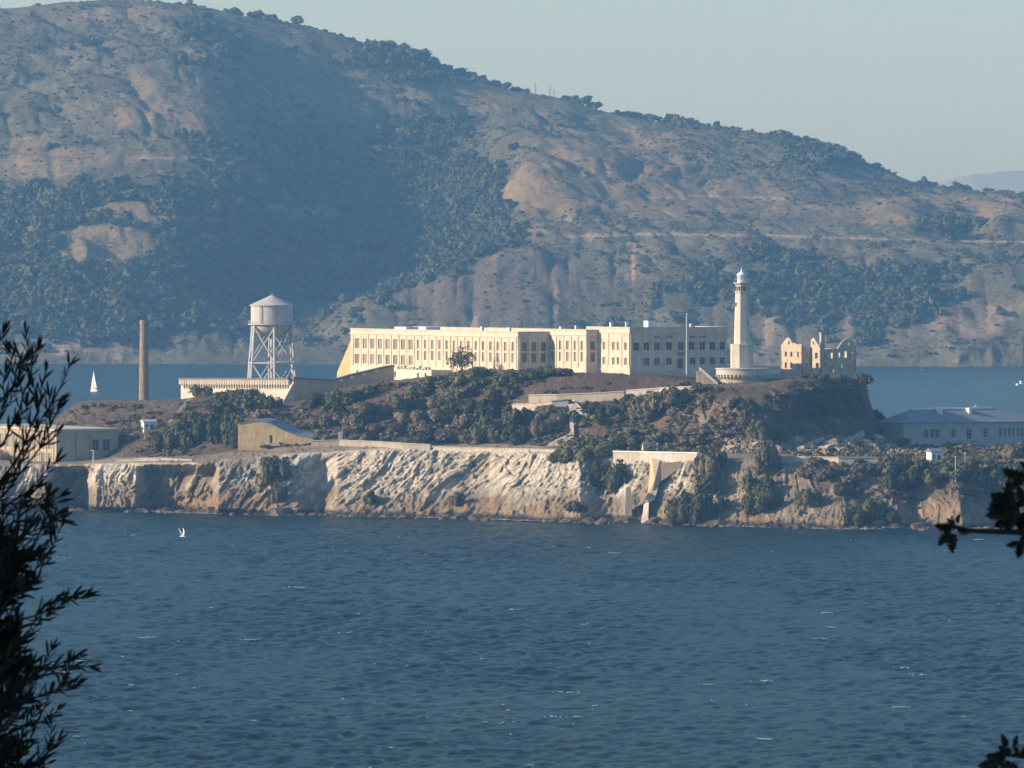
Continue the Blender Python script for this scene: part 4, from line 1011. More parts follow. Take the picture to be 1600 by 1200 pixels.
def build_wedge_stair():
    b = ground_seen(893, 674); t = empty('wedge_stair', b, 0, 'pale wedge shaped stair wall dropping from the path to the thicket', 'stair')
    slope_solid(t, b, 'wing', [(886,627),(893,621),(900,628),(921,650),(921,655),(906,648),(898,640),(890,640)], M['pale_conc'], 1.6, 3)
    slope_solid(t, b, 'shaft_wall', [(889,640.3),(896,640.3),(896,660),(897,676),(891,676),(890,660)], M['pale_conc'], 1.8, 3)
    slope_solid(t, b, 'ramp', [(891,676.4),(897,676.4),(897,682),(872,697),(854,698),(858,692)], M['concrete'], 1.7, 4)
build_wedge_stair()

# ground-floor ruin and small sheds by the road
def build_hovel():
    g = ground_seen(1018, 702); k = PX*g.y
    t = empty('stone_hovel', g, .2, 'tumbledown stone hovel among bushes beside the cliff road', 'hut')
    w, h, d = 26*k, 12*k, 4.0
    mb = MB(); hs = [(w*.6, w*.78, .2, 1.7)]; wall(mb, (-w/2,0), (w/2,0), -1.5, h*.6, hs, .4); wall(mb, (w/2,0), (w/2,d), -1.5, h*.6); wall(mb, (w/2,d), (-w/2,d), -1.5, h*.6); wall(mb, (-w/2,d), (-w/2,0), -1.5, h*.6)
    mb.build('wall', M['ruin'], t)
    dk = MB(); dk.box(-w/2+w*.6+.02, -w/2+w*.78-.02, .42, .5, .2, 1.7); dk.build('door', M['dark'], t)
    r = MB(); r.add([(-w/2-.3,-.4,h*.6),(w/2+.3,-.4,h*.62),(w/2+.3,d+.3,h*.6),(-w/2-.3,d+.3,h*.6),(-w*.3,d/2,h*1.05),(w*.36,d/2,h*.95)], [(0,1,5,4),(1,2,5),(2,3,4,5),(3,0,4),(3,2,1,0)]); r.build('roof', M['wood'], t)
build_hovel()

# poles
def pole(px, y0, y1, r, label, Y=None, arm=False, name='lamp_post'):
    g = ground_seen(px, y1); Y = Y or g.y; k = PX*Y; z = g.z if Y == g.y else W(px, y1, Y).z
    t = empty(name, ((px-800)*k, Y, z), 0, label, 'post'); m = MB(); m.bar((0,0,-1.2), (0,0,(y1-y0)*k), r, 8, r*.7); m.build('pole', M['steel'], t)
    m = MB(); m.box(-.9 if arm else -.25, .25, -.2, .2, (y1-y0)*k-.15, (y1-y0)*k+.12); m.build('lamp_head', M['white'], t)
pole(1073, 490, 579, .26, 'tall pale mast in front of the shaded front of the cell house', Y=2226)
pole(1099, 579, 603, .14, 'short pole at the foot of the steps beside the round bastion')
pole(1493, 714, 752, .16, 'leaning pole among the dark bushes below the guard hut', name='fence_post')
pole(1508, 708, 736, .14, 'thin pole on the road edge before the long hip roofed building', name='fence_post')
pole(472, 641, 654, .12, 'thin lamp post below the pale corner pier of the yard wall', arm=True)
pole(1027, 693, 704, .10, 'pale post at the door of the stone hovel', name='fence_post')
pole(1041, 693, 704, .10, 'pale post between the stone hovel and the round bush', name='fence_post')
pole(146, 704, 722, .22, 'squat signal post on the ledge beside the power house', arm=True)
def build_sign():
    g = ground_seen(532, 690); t = empty('sign_board', g, 0, 'upright pale sign board on the parapet of the cliff road', 'sign')
    m = MB(); m.box(-.65, .65, -.05, .05, .3, 3.0); m.build('board', M['steel'], t)
    for s in (-.5, .5): m = MB(); m.box(s-.07, s+.07, .055, .15, -1, 2.9); m.build('leg', M['steel'], t)
build_sign()

def build_steps(name, label, x0, y0, x1, y1, n, w):
    a, b = ground_seen(x0, y0), ground_seen(x1, y1); t = empty(name, b, 0, label, 'stair'); st = MB(); st.box(-w/2, w/2, -.35, .35, -1.2, .28); me = st.mesh('step', M['pale_conc'])
    for i in range(n):
        p = a.lerp(b, i/(n-1)); g = ground_seen(x0+(x1-x0)*i/(n-1), y0+(y1-y0)*i/(n-1)); link('step', me, t, Vector((p.x, min(p.y, g.y), g.z+.15))-b)
build_steps('hill_steps', 'flight of pale steps up the brown bank to the yard wall', 299, 624, 266, 660, 16, 1.3)
def build_bastion_stair():
    Y = 2213.0; a, b = W(1093, 580, Y+6), W(1121, 604, Y); t = empty('bastion_stair', b, 0, 'straight stair with white rail climbing beside the round bastion', 'stair')
    m = MB(); st = MB(); st.box(-1.0, 1.0, -.9, .9, -3.5, .12); me = st.mesh('step', M['concrete'])
    for i in range(14): link('step', me, t, a.lerp(b, i/13)-b)
    for s in (-.95, .95):
        m = MB(); m.bar(a-b+Vector((0,s,1.1)), Vector((0,s,1.1)), .07, 5); m.bar(a-b+Vector((0,s,.6)), Vector((0,s,.6)), .05, 5)
        for i in range(6): p = (a-b)*(i/5); m.bar(p+Vector((0,s,0)), p+Vector((0,s,1.1)), .05, 5)
        m.build('handrail', M['white'], t)
build_bastion_stair()

# rubble of the blown-up apartments
def build_rubble():
    r = random.Random(11)
    spots = [(1252,704,16,9),(1263,700,18,11),(1275,694,22,10),(1290,703,20,10),(1300,697,24,13),(1313,705,22,9),(1322,694,18,11),(1330,700,16,9),(1338,686,22,12),(1350,694,20,10),(1362,700,18,10),(1246,692,12,12),(1258,708,20,6),(1372,690,16,9),(1195,690,22,9),(1183,696,16,8),(1140,704,14,10),(1215,704,14,8),(1390,700,14,8),(1345,708,16,7)]
    for i, (x, y, w, h) in enumerate(spots):
        g = ground_seen(x, y); k = PX*g.y; bm = bmesh.new(); bmesh.ops.create_cube(bm, size=1.0)
        bmesh.ops.subdivide_edges(bm, edges=bm.edges[:], cuts=2, use_grid_fill=True)
        for v in bm.verts: v.co = Vector((v.co.x*w*k*(1+r.uniform(-.12,.12)), v.co.y*w*k*.8*(1+r.uniform(-.12,.12)), v.co.z*h*k*(.8+r.uniform(-.15,.2))))
        me = bpy.data.meshes.new('rubble_block'); bm.to_mesh(me); bm.free(); me.materials.append(M['ruin'] if r.random() < .6 else M['concrete'])
        o = link('rubble_block', me, None, g+Vector((0, 0, h*k*.22)), (r.uniform(-.45,.45), r.uniform(-.5,.5), r.uniform(0,3)))
        tag(o, ('large tilted slab of broken concrete' if w >= 20 else 'small lump of broken concrete' if w <= 14 else 'middling block of broken concrete')+' in the rubble heap on the terrace', 'rubble', 'rubble blocks of the demolished flats')
    # small debris between the slabs
    vs, fs = [], []
    for i in range(1100):
        x = r.uniform(1130, 1440); y = r.uniform(684, 712) if x > 1235 else r.uniform(688, 708); g = ground_seen(x, y); s = r.uniform(.15, .75)
        c = np.array(g)+np.array([0, 0, s*.3]); b = len(vs)
        q = np.array([[sx, sy, sz] for sx in (-1,1) for sy in (-1,1) for sz in (-1,1)], float)*s*np.array([r.uniform(.5,1.3), r.uniform(.5,1.2), r.uniform(.3,.8)])
        a = r.uniform(0, 3); rot = np.array(Matrix.Rotation(a, 3, (r.random(), r.random(), r.random())))
        vs += list(q@rot.T+c); fs += [(b,b+1,b+3,b+2),(b+4,b+6,b+7,b+5),(b,b+4,b+5,b+1),(b+2,b+3,b+7,b+6),(b,b+2,b+6,b+4),(b+1,b+5,b+7,b+3)]
    tag(link('debris', mesh_np('debris', vs, fs, M['debris'])), kind='stuff')
build_rubble()
# road patch before the long building
def build_road_patch():
    vs = []
    for x, y in ((1478,709),(1560,709),(1566,704),(1476,704)):
        g = ground_seen(x, y); vs.append((g.x, g.y, g.z+.10))
    me = bpy.data.meshes.new('road'); nx = 24; V = []; F = []
    A, B, Cc, Dd = [Vector(v) for v in vs]
    for i in range(nx+1):
        for j in range(5):
            p = A.lerp(B, i/nx).lerp(Dd.lerp(Cc, i/nx), j/4); p.z = ground_at(p.x, p.y)+.18; V.append(p)
    for i in range(nx):
        for j in range(4): a = i*5+j; F.append((a, a+5, a+6, a+1))
    me.from_pydata(V, [], F); me.materials.append(M['pale_conc']); tag(link('road', me), kind='structure')
build_road_patch()
# ================================================================== plants
M['leaf_dk'] = foliage('dark_shrub_leaf', (.032,.038,.015), (.095,.095,.036))
M['leaf_mid'] = foliage('green_shrub_leaf', (.060,.066,.022), (.135,.128,.048))
M['leaf_olive'] = foliage('olive_brush_leaf', (.078,.072,.040), (.150,.128,.070))
M['leaf_brown'] = foliage('dry_brush_leaf', (.088,.072,.050), (.175,.138,.092))
M['leaf_far'] = foliage('far_wood_leaf', (.030,.038,.018), (.088,.090,.044))
M['scrub_far'] = foliage('far_scrub_leaf', (.078,.074,.043), (.150,.130,.080))
M['bark'] = plain('bark', (.11,.085,.065), .95, .3, 6)

def clump(seed, nleaf, leaf, lobes=7, flat=.75, spread=.62, core=True, z0=.0):
    """leafy crown of unit radius standing on z=0: leaf clumps on uneven lobes round a ragged core"""
    r = np.random.default_rng(seed)
    c = np.zeros((lobes, 3)); c[:, 0] = r.uniform(-spread, spread, lobes); c[:, 1] = r.uniform(-spread, spread, lobes)
    c[:, 2] = r.uniform(.25, .85, lobes)*flat*1.15*(1-.45*np.hypot(c[:, 0], c[:, 1])); rad = r.uniform(.26, .50, lobes)
    k = r.integers(0, lobes, nleaf); d = r.normal(size=(nleaf, 3)); d[:, 2] = np.where(d[:, 2] < -.5, -d[:, 2], d[:, 2]); d /= np.linalg.norm(d, axis=1)[:, None]
    p = c[k]+d*(rad[k]*r.uniform(.72, 1.12, nleaf))[:, None]*np.array([1, 1, flat]); p[:, 2] = np.maximum(p[:, 2], .02)
    n = d+r.normal(size=(nleaf, 3))*.55; n /= np.linalg.norm(n, axis=1)[:, None]
    t = np.cross(n, r.normal(size=(nleaf, 3))); t /= np.linalg.norm(t, axis=1)[:, None]; b = np.cross(n, t)
    s = leaf*r.uniform(.6, 1.4, nleaf)
    V = np.concatenate([p+t*s[:, None], p+b*s[:, None]*.7, p-t*s[:, None], p-b*s[:, None]*.7], 0)
    F = np.stack([np.arange(nleaf), np.arange(nleaf)+nleaf, np.arange(nleaf)+2*nleaf, np.arange(nleaf)+3*nleaf], 1)
    if core:
        for i in range(lobes):
            nu, nv = 6, 4; base = len(V); vs = []
            for a in range(nv+1):
                th = math.pi*a/nv
                for u in range(nu):
                    ph = 2*math.pi*u/nu; q = rad[i]*.82*(1+r.uniform(-.12, .12))
                    vs.append((c[i,0]+q*math.sin(th)*math.cos(ph), c[i,1]+q*math.sin(th)*math.sin(ph), max(-.1, c[i,2]+q*flat*math.cos(th))))
            V = np.concatenate([V, np.array(vs)], 0)
            fs = [(base+a*nu+u, base+(a+1)*nu+u, base+(a+1)*nu+(u+1) % nu, base+a*nu+(u+1) % nu) for a in range(nv) for u in range(nu)]
            F = np.concatenate([F, np.array(fs)], 0)
    V[:, 2] += z0
    return V, F
def clump_mesh(name, seed, nleaf, leaf, mat, **kw):
    V, F = clump(seed, nleaf, leaf, **kw); return mesh_np(name, V, F, mat)

# ---- geometry-node scatter for what nobody could count
def scatter(name, pts, scale, rot, templates, mat_seed=0):
    tc = bpy.data.collections.new(name+'_kinds')
    for i, me in enumerate(templates):
        o = bpy.data.objects.new(f'{name}_kind', me); tc.objects.link(o)
    me = bpy.data.meshes.new(name); me.vertices.add(len(pts)); me.vertices.foreach_set('co', np.asarray(pts, np.float32).ravel())
    a = me.attributes.new('sc', 'FLOAT_VECTOR', 'POINT'); a.data.foreach_set('vector', np.asarray(scale, np.float32).ravel())
    a = me.attributes.new('rt', 'FLOAT_VECTOR', 'POINT'); rr = np.zeros((len(pts), 3), np.float32); rr[:, 2] = rot; a.data.foreach_set('vector', rr.ravel())
    a = me.attributes.new('vi', 'INT', 'POINT'); a.data.foreach_set('value', np.random.default_rng(mat_seed).integers(0, len(templates), len(pts)).astype(np.int32))
    ob = link(name, me); tag(ob, kind='stuff')
    ng = bpy.data.node_groups.new(name+'_scatter', 'GeometryNodeTree')
    ng.interface.new_socket('Geometry', in_out='INPUT', socket_type='NodeSocketGeometry'); ng.interface.new_socket('Geometry', in_out='OUTPUT', socket_type='NodeSocketGeometry')
    gi, go = ng.nodes.new('NodeGroupInput'), ng.nodes.new('NodeGroupOutput')
    ci = ng.nodes.new('GeometryNodeCollectionInfo'); ci.inputs['Collection'].default_value = tc; ci.inputs['Separate Children'].default_value = True; ci.inputs['Reset Children'].default_value = True
    ip = ng.nodes.new('GeometryNodeInstanceOnPoints'); ip.inputs['Pick Instance'].default_value = True
    def attr(n, t): x = ng.nodes.new('GeometryNodeInputNamedAttribute'); x.data_type = t; x.inputs['Name'].default_value = n; return [o for o in x.outputs if o.enabled and o.name == 'Attribute'][0]
    ng.links.new(gi.outputs[0], ip.inputs['Points']); ng.links.new(ci.outputs[0], ip.inputs['Instance'])
    ng.links.new(attr('vi', 'INT'), ip.inputs['Instance Index']); ng.links.new(attr('sc', 'FLOAT_VECTOR'), ip.inputs['Scale']); ng.links.new(attr('rt', 'FLOAT_VECTOR'), ip.inputs['Rotation'])
    ng.links.new(ip.outputs[0], go.inputs[0])
    md = ob.modifiers.new('scatter', 'NODES'); md.node_group = ng
    return ob

# ---- the far hillside: woodland and scrub
def far_growth():
    r = np.random.default_rng(5)
    X, Y, Z, fw, fg, fr, fb = (ANG[k] for k in ('X','Y','Z','fw','fg','fr','fb')); D = np.repeat(ANG['D'][None, :], X.shape[0], 0)
    ok = (D > 12) & (D < 1230) & (Z > 6)
    cell = np.gradient(Y, axis=1)*1.0
    def pick(weight, n):
        w = np.where(ok, np.clip(weight, 0, None), 0); w = (w/w.sum()).ravel(); i = r.choice(w.size, n, p=w)
        j = r.uniform(-1, 1, (n, 2))
        return np.stack([X.ravel()[i]+j[:, 0]*.5, Y.ravel()[i]+j[:, 1]*2.0, Z.ravel()[i]-.4], 1)
    pw = pick(fw*(1-fr)*(1-.7*smooth(D, 900, 1100)) + .0004, 8500); s = np.minimum(r.gamma(4.0, .95, len(pw))+1.2, 7.5)
    scatter('far_woodland', pw, np.stack([s*r.uniform(.9,1.2,len(s)), s*r.uniform(.9,1.2,len(s)), s*r.uniform(.8,1.15,len(s))], 1), r.uniform(0, 6.28, len(pw)),
            [clump_mesh(f'far_crown', 300+i, 130, .17, M['leaf_far'], lobes=6, flat=.95) for i in range(5)], 1)
    n1 = fbm(X/40, Y/60, oct=4, seed=222)
    ps = pick((1-.74*fg)*(1-.8*fr)*(1-.55*fb)*smooth(n1, -.5, .5)+.015, 40000); s = r.gamma(2.0, .36, len(ps))+.3
    scatter('far_scrub', ps, np.stack([s*1.2, s*1.2, s], 1), r.uniform(0, 6.28, len(ps)), [clump_mesh(f'far_bush', 320+i, 60, .26, M['scrub_far'] if i < 4 else M['leaf_far'], lobes=4, flat=.8) for i in range(5)], 2)
far_growth()

# ---- single trees along the far skyline
_crowns = [clump_mesh('crown', 340+i, 420, .12, M['leaf_far'], lobes=9, flat=.95, spread=.6) for i in range(5)]
_tr = MB(); _tr.bar((0,0,-.5), (0,0,.5), .07, 7, .05); _tr.bar((0,0,.35), (.3,.05,.75), .04, 6, .02); _tr.bar((0,0,.3), (-.28,.1,.7), .04, 6, .02)
_trunk = _tr.mesh('trunk', M['bark'])
def angel_at(px, d):
    i = int(np.argmin(np.abs(ANG['px']-px))); j = int(np.argmin(np.abs(ANG['D']-d)))
    return Vector((ANG['X'][i, j], ANG['Y'][i, j], ANG['Z'][i, j]))
def tree(loc, w, h, label, group, i, name='tree', lift=.10):
    t = empty(name, loc, random.uniform(0, 6.28), label, 'tree', group)
    link('trunk', _trunk, t, (0, 0, 0), None, (w*.6, w*.6, h*.8)); link('crown', _crowns[i % 5], t, (0, 0, h*lift), None, (w*.55, w*.55, h*.72))
def skyline():
    k = PX*6170
    lone = [(467, 22, 15, 'lone round tree standing on the bare grassy skyline')]
    for x, w, h, lb in lone: tree(angel_at(x, 1150)-Vector((0,0,.8)), w*k*1.2, h*k*1.15, lb, None, 0)
    groups = [
      ('dark round tree of the wood below the summit shoulder', 'trees of the shoulder wood', [(585,22,9),(598,34,16),(612,38,20),(628,40,22),(642,38,21),(655,36,19),(668,36,18),(682,34,15),(697,32,12),(712,30,11),(728,26,10),(742,26,11)]),
      ('small dark tree on the mid skyline beyond the shoulder wood', 'trees on the mid skyline', [(758,20,10),(772,22,11),(790,24,12),(806,20,10),(822,16,9)]),
      ('low rounded tree along the sloping skyline above the cell house', 'trees on the sloping skyline', [(880,20,11),(897,22,15),(912,24,15),(930,22,12),(962,18,9),(975,22,11),(990,26,13),(1006,26,12),(1022,24,10),(1040,24,10),(1056,20,8)]),
      ('dark tree in the clump crowning the knoll above the lighthouse', 'trees of the knoll clump', [(1212,18,10),(1226,26,14),(1244,24,10),(1262,24,12),(1278,30,18),(1296,30,18),(1312,28,17),(1330,26,16),(1346,26,16),(1362,26,17),(1378,26,18),(1394,24,14),(1406,18,9)]),
      ('small spaced tree on the low end of the ridge', 'trees on the low ridge end', [(1442,18,15),(1456,22,12),(1470,18,9),(1498,16,15),(1508,18,10),(1524,16,7),(1545,20,10),(1560,24,9),(1578,20,7)])]
    r = random.Random(4); n = 0
    for lb, gp, L in groups:
        for x, w, h in L:
            n += 1; tree(angel_at(x, 1150+r.uniform(-25, 15))-Vector((0,0,1.0)), w*k*1.1, h*k*1.25, lb, gp, n)
    # bare dead trees on the skyline
    for j, (x, h) in enumerate(((838, 20), (858, 18), (865, 12))):
        b = angel_at(x, 1150); t = empty('dead_tree', b, 0, 'bare leafless tree on the skyline right of the shoulder wood', 'tree', 'bare trees on the skyline')
        m = MB(); H = h*k; m.bar((0,0,-1), (0,0,H), .32, 6, .1); m.build('trunk', M['bark'], t)
        for i in range(7):
            z = H*(.35+.09*i); a = r.uniform(0, 6.28); l = H*r.uniform(.18, .34); br = MB(); br.bar((0,0,z), (l*math.cos(a), l*math.sin(a)*.6, z+l*.6), .13, 5, .04); br.build('branch', M['bark'], t)
    for (x, d, h, lb) in ((485, 560, 34, 'thin utility pole beside the dirt road on the big hillside'), (490, 700, 14, 'short pale utility pole high on the big hillside')):
        b = angel_at(x, d); t = empty('utility_pole', b, 0, lb, 'pole'); m = MB(); m.bar((0,0,-1), (0,0,h*PX*b.y), .22, 6, .16); m.build('pole', M['wood'], t); m = MB(); m.box(-1.1, 1.1, -.1, .1, h*PX*b.y-1.1, h*PX*b.y-.85); m.build('cross_arm', M['wood'], t)
skyline()

# ---- bushes one can tell apart on the near island
_kinds = {}
for kname, mat, nl in (('dk','leaf_dk',1100), ('mid','leaf_mid',1100), ('olive','leaf_olive',1000), ('brown','leaf_brown',900)):
    _kinds[kname] = [clump_mesh('bush', 400+17*i+len(kname), nl, .085, M[mat], lobes=11, flat=.85, spread=.66) for i in range(4)]
_st = MB()
for a in range(5): _st.bar((.04*math.cos(a*1.3),.04*math.sin(a*1.3),-.25), (.38*math.cos(a*1.3),.38*math.sin(a*1.3),.42), .035, 5, .015)
_stem = _st.mesh('stem', M['bark'])
ZONES = {
 'yard': ('bush in the thicket below the toothed yard wall', 'bushes below the yard wall'),
 'shed': ('bush in the dark thicket between the white hut and the ochre shed', 'bushes beside the ochre shed'),
 'ret':  ('bush at the foot of the shaded return of the yard wall', 'bushes below the return wall'),
 'mid':  ('bush on the brushy slope between the cliff road and the terrace wall', 'bushes of the middle slope'),
 'hill': ('bush crowning the slope directly below the cell house', 'bushes below the cell house'),
 'dell': ('bush in the deep shaded dell left of the wedge stair', 'bushes of the shaded dell'),
 'road': ('spreading bush hanging over the cliff road right of the wedge stair', 'bushes over the cliff road'),
 'bank': ('bush on the slope between the lane wall and the stone hovel', 'bushes above the hovel'),
 'cliff':('bush clinging to the pale sea cliff', 'bushes on the sea cliff'),
 'sea':  ('bush growing down to the water right of the chute', 'bushes at the water'),
 'crag': ('bush at the foot of the dark crag under the ruined house', 'bushes under the crag'),
 'brow': ('tree on the brow beside the ruined house', 'trees on the brow'),
 'right':('bush on the brushy slope below the guard hut', 'bushes below the guard hut'),
}
CNAME = {'dk': 'dark green', 'mid': 'green', 'olive': 'olive', 'brown': 'dry brown'}
BUSH = [
 ('yard','mid',318,620,34,22),('yard','mid',372,640,52,34),('yard','mid',402,648,46,34),('yard','dk',346,650,40,30),('yard','dk',428,640,30,22),('yard','brown',415,662,50,26),('yard','mid',350,628,34,20),('yard','olive',384,624,44,20),
 ('shed','dk',254,704,44,36),('shed','dk',284,702,50,42),('shed','dk',312,690,46,40),('shed','dk',344,694,44,44),('shed','dk',362,700,34,46),('shed','dk',326,668,44,30),('shed','dk',298,668,40,26),('shed','brown',240,690,30,18),('shed','dk',366,668,40,30),
 ('ret','dk',492,638,40,26),('ret','dk',534,634,48,26),('ret','dk',516,650,40,22),('ret','mid',556,626,46,22),('ret','dk',574,622,34,20),
 ('mid','brown',590,654,70,32),('mid','brown',556,668,56,26),('mid','olive',622,644,64,32),('mid','brown',640,664,60,26),('mid','brown',604,680,54,22),('mid','brown',540,682,44,20),('mid','olive',500,668,44,20),('mid','brown',566,690,40,16),('mid','dk',660,694,60,24),('mid','brown',700,692,56,22),('mid','brown',690,660,50,24),('mid','olive',658,622,46,22),('mid','brown',520,660,36,18),('mid','dk',578,688,26,14),('mid','brown',736,694,44,18),('mid','brown',664,676,56,20),
 ('hill','mid',690,606,56,32),('hill','mid',726,598,58,30),('hill','dk',764,606,52,32),('hill','mid',752,590,46,22),('hill','dk',806,600,56,28),('hill','dk',838,592,52,24),('hill','mid',868,586,54,18),('hill','dk',900,582,54,14),('hill','brown',702,622,48,24),('hill','olive',742,618,50,22),('hill','dk',788,622,56,34),('hill','dk',660,606,30,18),
 ('dell','dk',770,652,56,36),('dell','dk',726,650,60,34),('dell','dk',806,668,50,42),('dell','dk',768,690,56,40),('dell','dk',806,694,48,34),('dell','brown',736,672,52,28),('dell','brown',852,650,34,20),('dell','brown',848,684,40,34),('dell','brown',872,664,30,24),('dell','brown',690,640,46,26),
 ('road','mid',898,716,64,34),('road','mid',934,720,66,36),('road','mid',968,702,62,26),('road','mid',912,700,60,24),('road','mid',998,700,46,20),('road','olive',1000,676,60,18),('road','dk',880,722,40,20),
 ('bank','olive',1006,660,60,44),('bank','olive',1034,654,56,46),('bank','olive',1058,640,50,34),('bank','dk',984,646,40,26),('bank','dk',930,650,46,24),('bank','olive',1050,690,60,22),('bank','olive',1084,700,58,22),('bank','brown',1084,682,60,16),('bank','brown',1074,704,20,12),('bank','dk',952,652,36,20),
 ('cliff','dk',434,752,40,46),('cliff','dk',424,732,34,26),('cliff','dk',942,766,46,44),('cliff','dk',964,768,46,46),('cliff','dk',580,786,28,22),('cliff','olive',436,786,26,30),('cliff','brown',716,790,24,22),('cliff','olive',898,802,30,20),('cliff','dk',734,728,16,12),
 ('sea','dk',1066,820,56,48),('sea','dk',1092,818,52,56),('sea','mid',1104,776,46,46),('sea','olive',1110,742,44,42),('sea','dk',1122,730,32,34),('sea','dk',1184,776,56,44),('sea','dk',1196,800,46,46),('sea','mid',1178,806,34,40),('sea','olive',1196,742,40,52),('sea','dk',1262,794,40,40),('sea','mid',1130,802,22,30),('sea','dk',1336,822,46,34),('sea','dk',1358,812,56,44),('sea','dk',1388,818,40,30),
 ('crag','dk',1172,668,44,36),('crag','dk',1190,690,44,36),('crag','dk',1154,640,34,22),('crag','dk',1216,690,36,26),('crag','brown',1420,690,52,22),('crag','brown',1398,694,44,18),('crag','brown',1440,700,40,18),('crag','dk',1172,644,30,22),
 ('brow','dk',1350,604,34,22),('brow','dk',1370,602,34,28),('brow','dk',1340,600,28,16),('brow','dk',1380,606,20,20),('brow','mid',1282,592,30,10),('brow','mid',1262,590,26,8),
 ('right','dk',1400,770,44,34),('right','dk',1430,762,50,38),('right','dk',1466,756,52,32),('right','dk',1500,750,56,32),('right','dk',1540,748,60,34),('right','olive',1384,742,40,22),('right','olive',1590,716,52,28),('right','dk',1580,750,56,36),('right','brown',1330,758,46,22),('right','brown',1296,752,50,26),('right','brown',1262,748,48,22),('right','olive',1352,742,44,22),('right','dk',1420,738,44,22),('right','dk',1448,744,40,22),('right','dk',1318,772,34,20),('right','brown',1280,730,46,18),('right','olive',1436,728,44,14),('right','olive',1526,728,54,16),
]
def bushes():
    r = random.Random(21)
    for i, (z, kd, x, y, w, h) in enumerate(BUSH):
        g = ground_seen(x, y); k = PX*g.y
        if z == 'hill': h *= .8
        o = link('tree' if z == 'brow' and kd == 'dk' else 'bush', r.choice(_kinds[kd]), None, g-Vector((0, -w*k*.12, .35)), (0, 0, r.uniform(0, 6.28)), (w*k*.56, w*k*.5, h*k*1.02))
        sz = 'tall ' if h/w > .92 else 'broad ' if w >= 54 else 'small ' if w <= 34 else ''
        tag(o, f'{sz}{CNAME[kd]} {ZONES[z][0]}', 'bush' if z != 'brow' else 'tree', f'{sz}{CNAME[kd]} {ZONES[z][1]}')
        link('stem', _stem, o)
    # half-bare sunlit tree against the cell house
    g = ground_seen(722, 580); k = PX*g.y; t = empty('bare_crowned_tree', g, 0, 'twiggy sunlit tree standing against the lit face of the cell house', 'tree')
    m = MB(); m.bar((0,0,-1), (0,0,2.6), .28, 7, .18)
    for a in range(9): m.bar((0,0,1.2+a*.15), (3.2*math.cos(a*.7+.2), 2*math.sin(a*.7), 3.2+(a % 4)*.9), .12, 5, .04)
    m.build('trunk', M['bark'], t); V, F = clump(77, 1500, .045, lobes=14, flat=.9, spread=.75, core=False); cr = link('crown', mesh_np('crown', V, F, M['leaf_olive']), t, (0, 0, .2)); cr.scale = (27*k, 20*k, 34*k)
bushes()

# ---- low brush and dry weeds over the upper slopes of the near island
def near_growth():
    r = np.random.default_rng(9); X, Y, Z, row, bd = (ALC[k] for k in ('X','Y','Z','row','bounds')); PXI = _PXI
    n1 = fbm(X/11, Y/11, oct=4, seed=301); n2 = fbm(X/4, Y/4, oct=3, seed=305)
    def pick(w, n):
        w = np.clip(w, 0, None); w = (w/w.sum()).ravel(); i = r.choice(w.size, n, p=w); j = r.uniform(-.4, .4, (n, 2))
        return np.stack([X.ravel()[i]+j[:, 0], Y.ravel()[i]+j[:, 1], Z.ravel()[i]-.08], 1)
    slope = smooth(row, bd[4]-4, bd[4]+8)*(1-smooth(row, bd[8]-12, bd[8]))
    bank = np.exp(-((PXI-960)/150)**2)*smooth(row, bd[6], bd[7]-6)
    crag = smooth(PXI, 1210, 1250)*(1-smooth(PXI, 1395, 1420))
    left = 1-smooth(PXI, 210, 300)
    w = slope*smooth(n1+.3*n2, -.25, .35)*(1-.8*bank)*(1-.75*crag)*(1-.6*left)
    rt = smooth(PXI, 1230, 1330)*smooth(row, bd[2]-20, bd[3])*(1-smooth(row, bd[4], bd[5]))*smooth(n1+.4*n2, -.2, .3)
    pts = pick(w+rt*1.1, 9500); s = r.gamma(2, .26, len(pts))+.22
    tm = [clump_mesh('low_bush', 500+i, 90, .2, M[m], lobes=5, flat=.75) for i, m in enumerate(('leaf_brown','leaf_brown','leaf_olive','leaf_olive','leaf_brown','leaf_mid'))]
    scatter('low_brush', pts, np.stack([s*1.3, s*1.3, s], 1), r.uniform(0, 6.28, len(pts)), tm, 3)
    # dry tufts
    def tuft(seed):
        q = np.random.default_rng(seed); V, F = [], []
        for i in range(26):
            a = q.uniform(0, 6.28); l = q.uniform(.5, 1.1); b = q.normal(size=2)*.18; d = np.array([math.cos(a), math.sin(a)])*q.uniform(.1, .6)
            n = len(V); V += [(b[0]-.05*d[1], b[1]+.05*d[0], 0), (b[0]+.05*d[1], b[1]-.05*d[0], 0), (b[0]+d[0]*l+.02, b[1]+d[1]*l, l), (b[0]+d[0]*l-.02, b[1]+d[1]*l, l)]; F.append((n, n+1, n+2, n+3))
        return mesh_np('dry_tuft', V, F, M['leaf_brown'])
    top = smooth(row, bd[2]+4, bd[3])*(1-smooth(row, bd[4]-10, bd[4]))
    pts = pick(slope*(.5+.5*left)+.35*rt+.12*top, 9000); s = r.uniform(.35, .95, len(pts))
    scatter('dry_weeds', pts, np.stack([s, s, s], 1), r.uniform(0, 6.28, len(pts)), [tuft(i) for i in range(4)], 4)
near_growth()

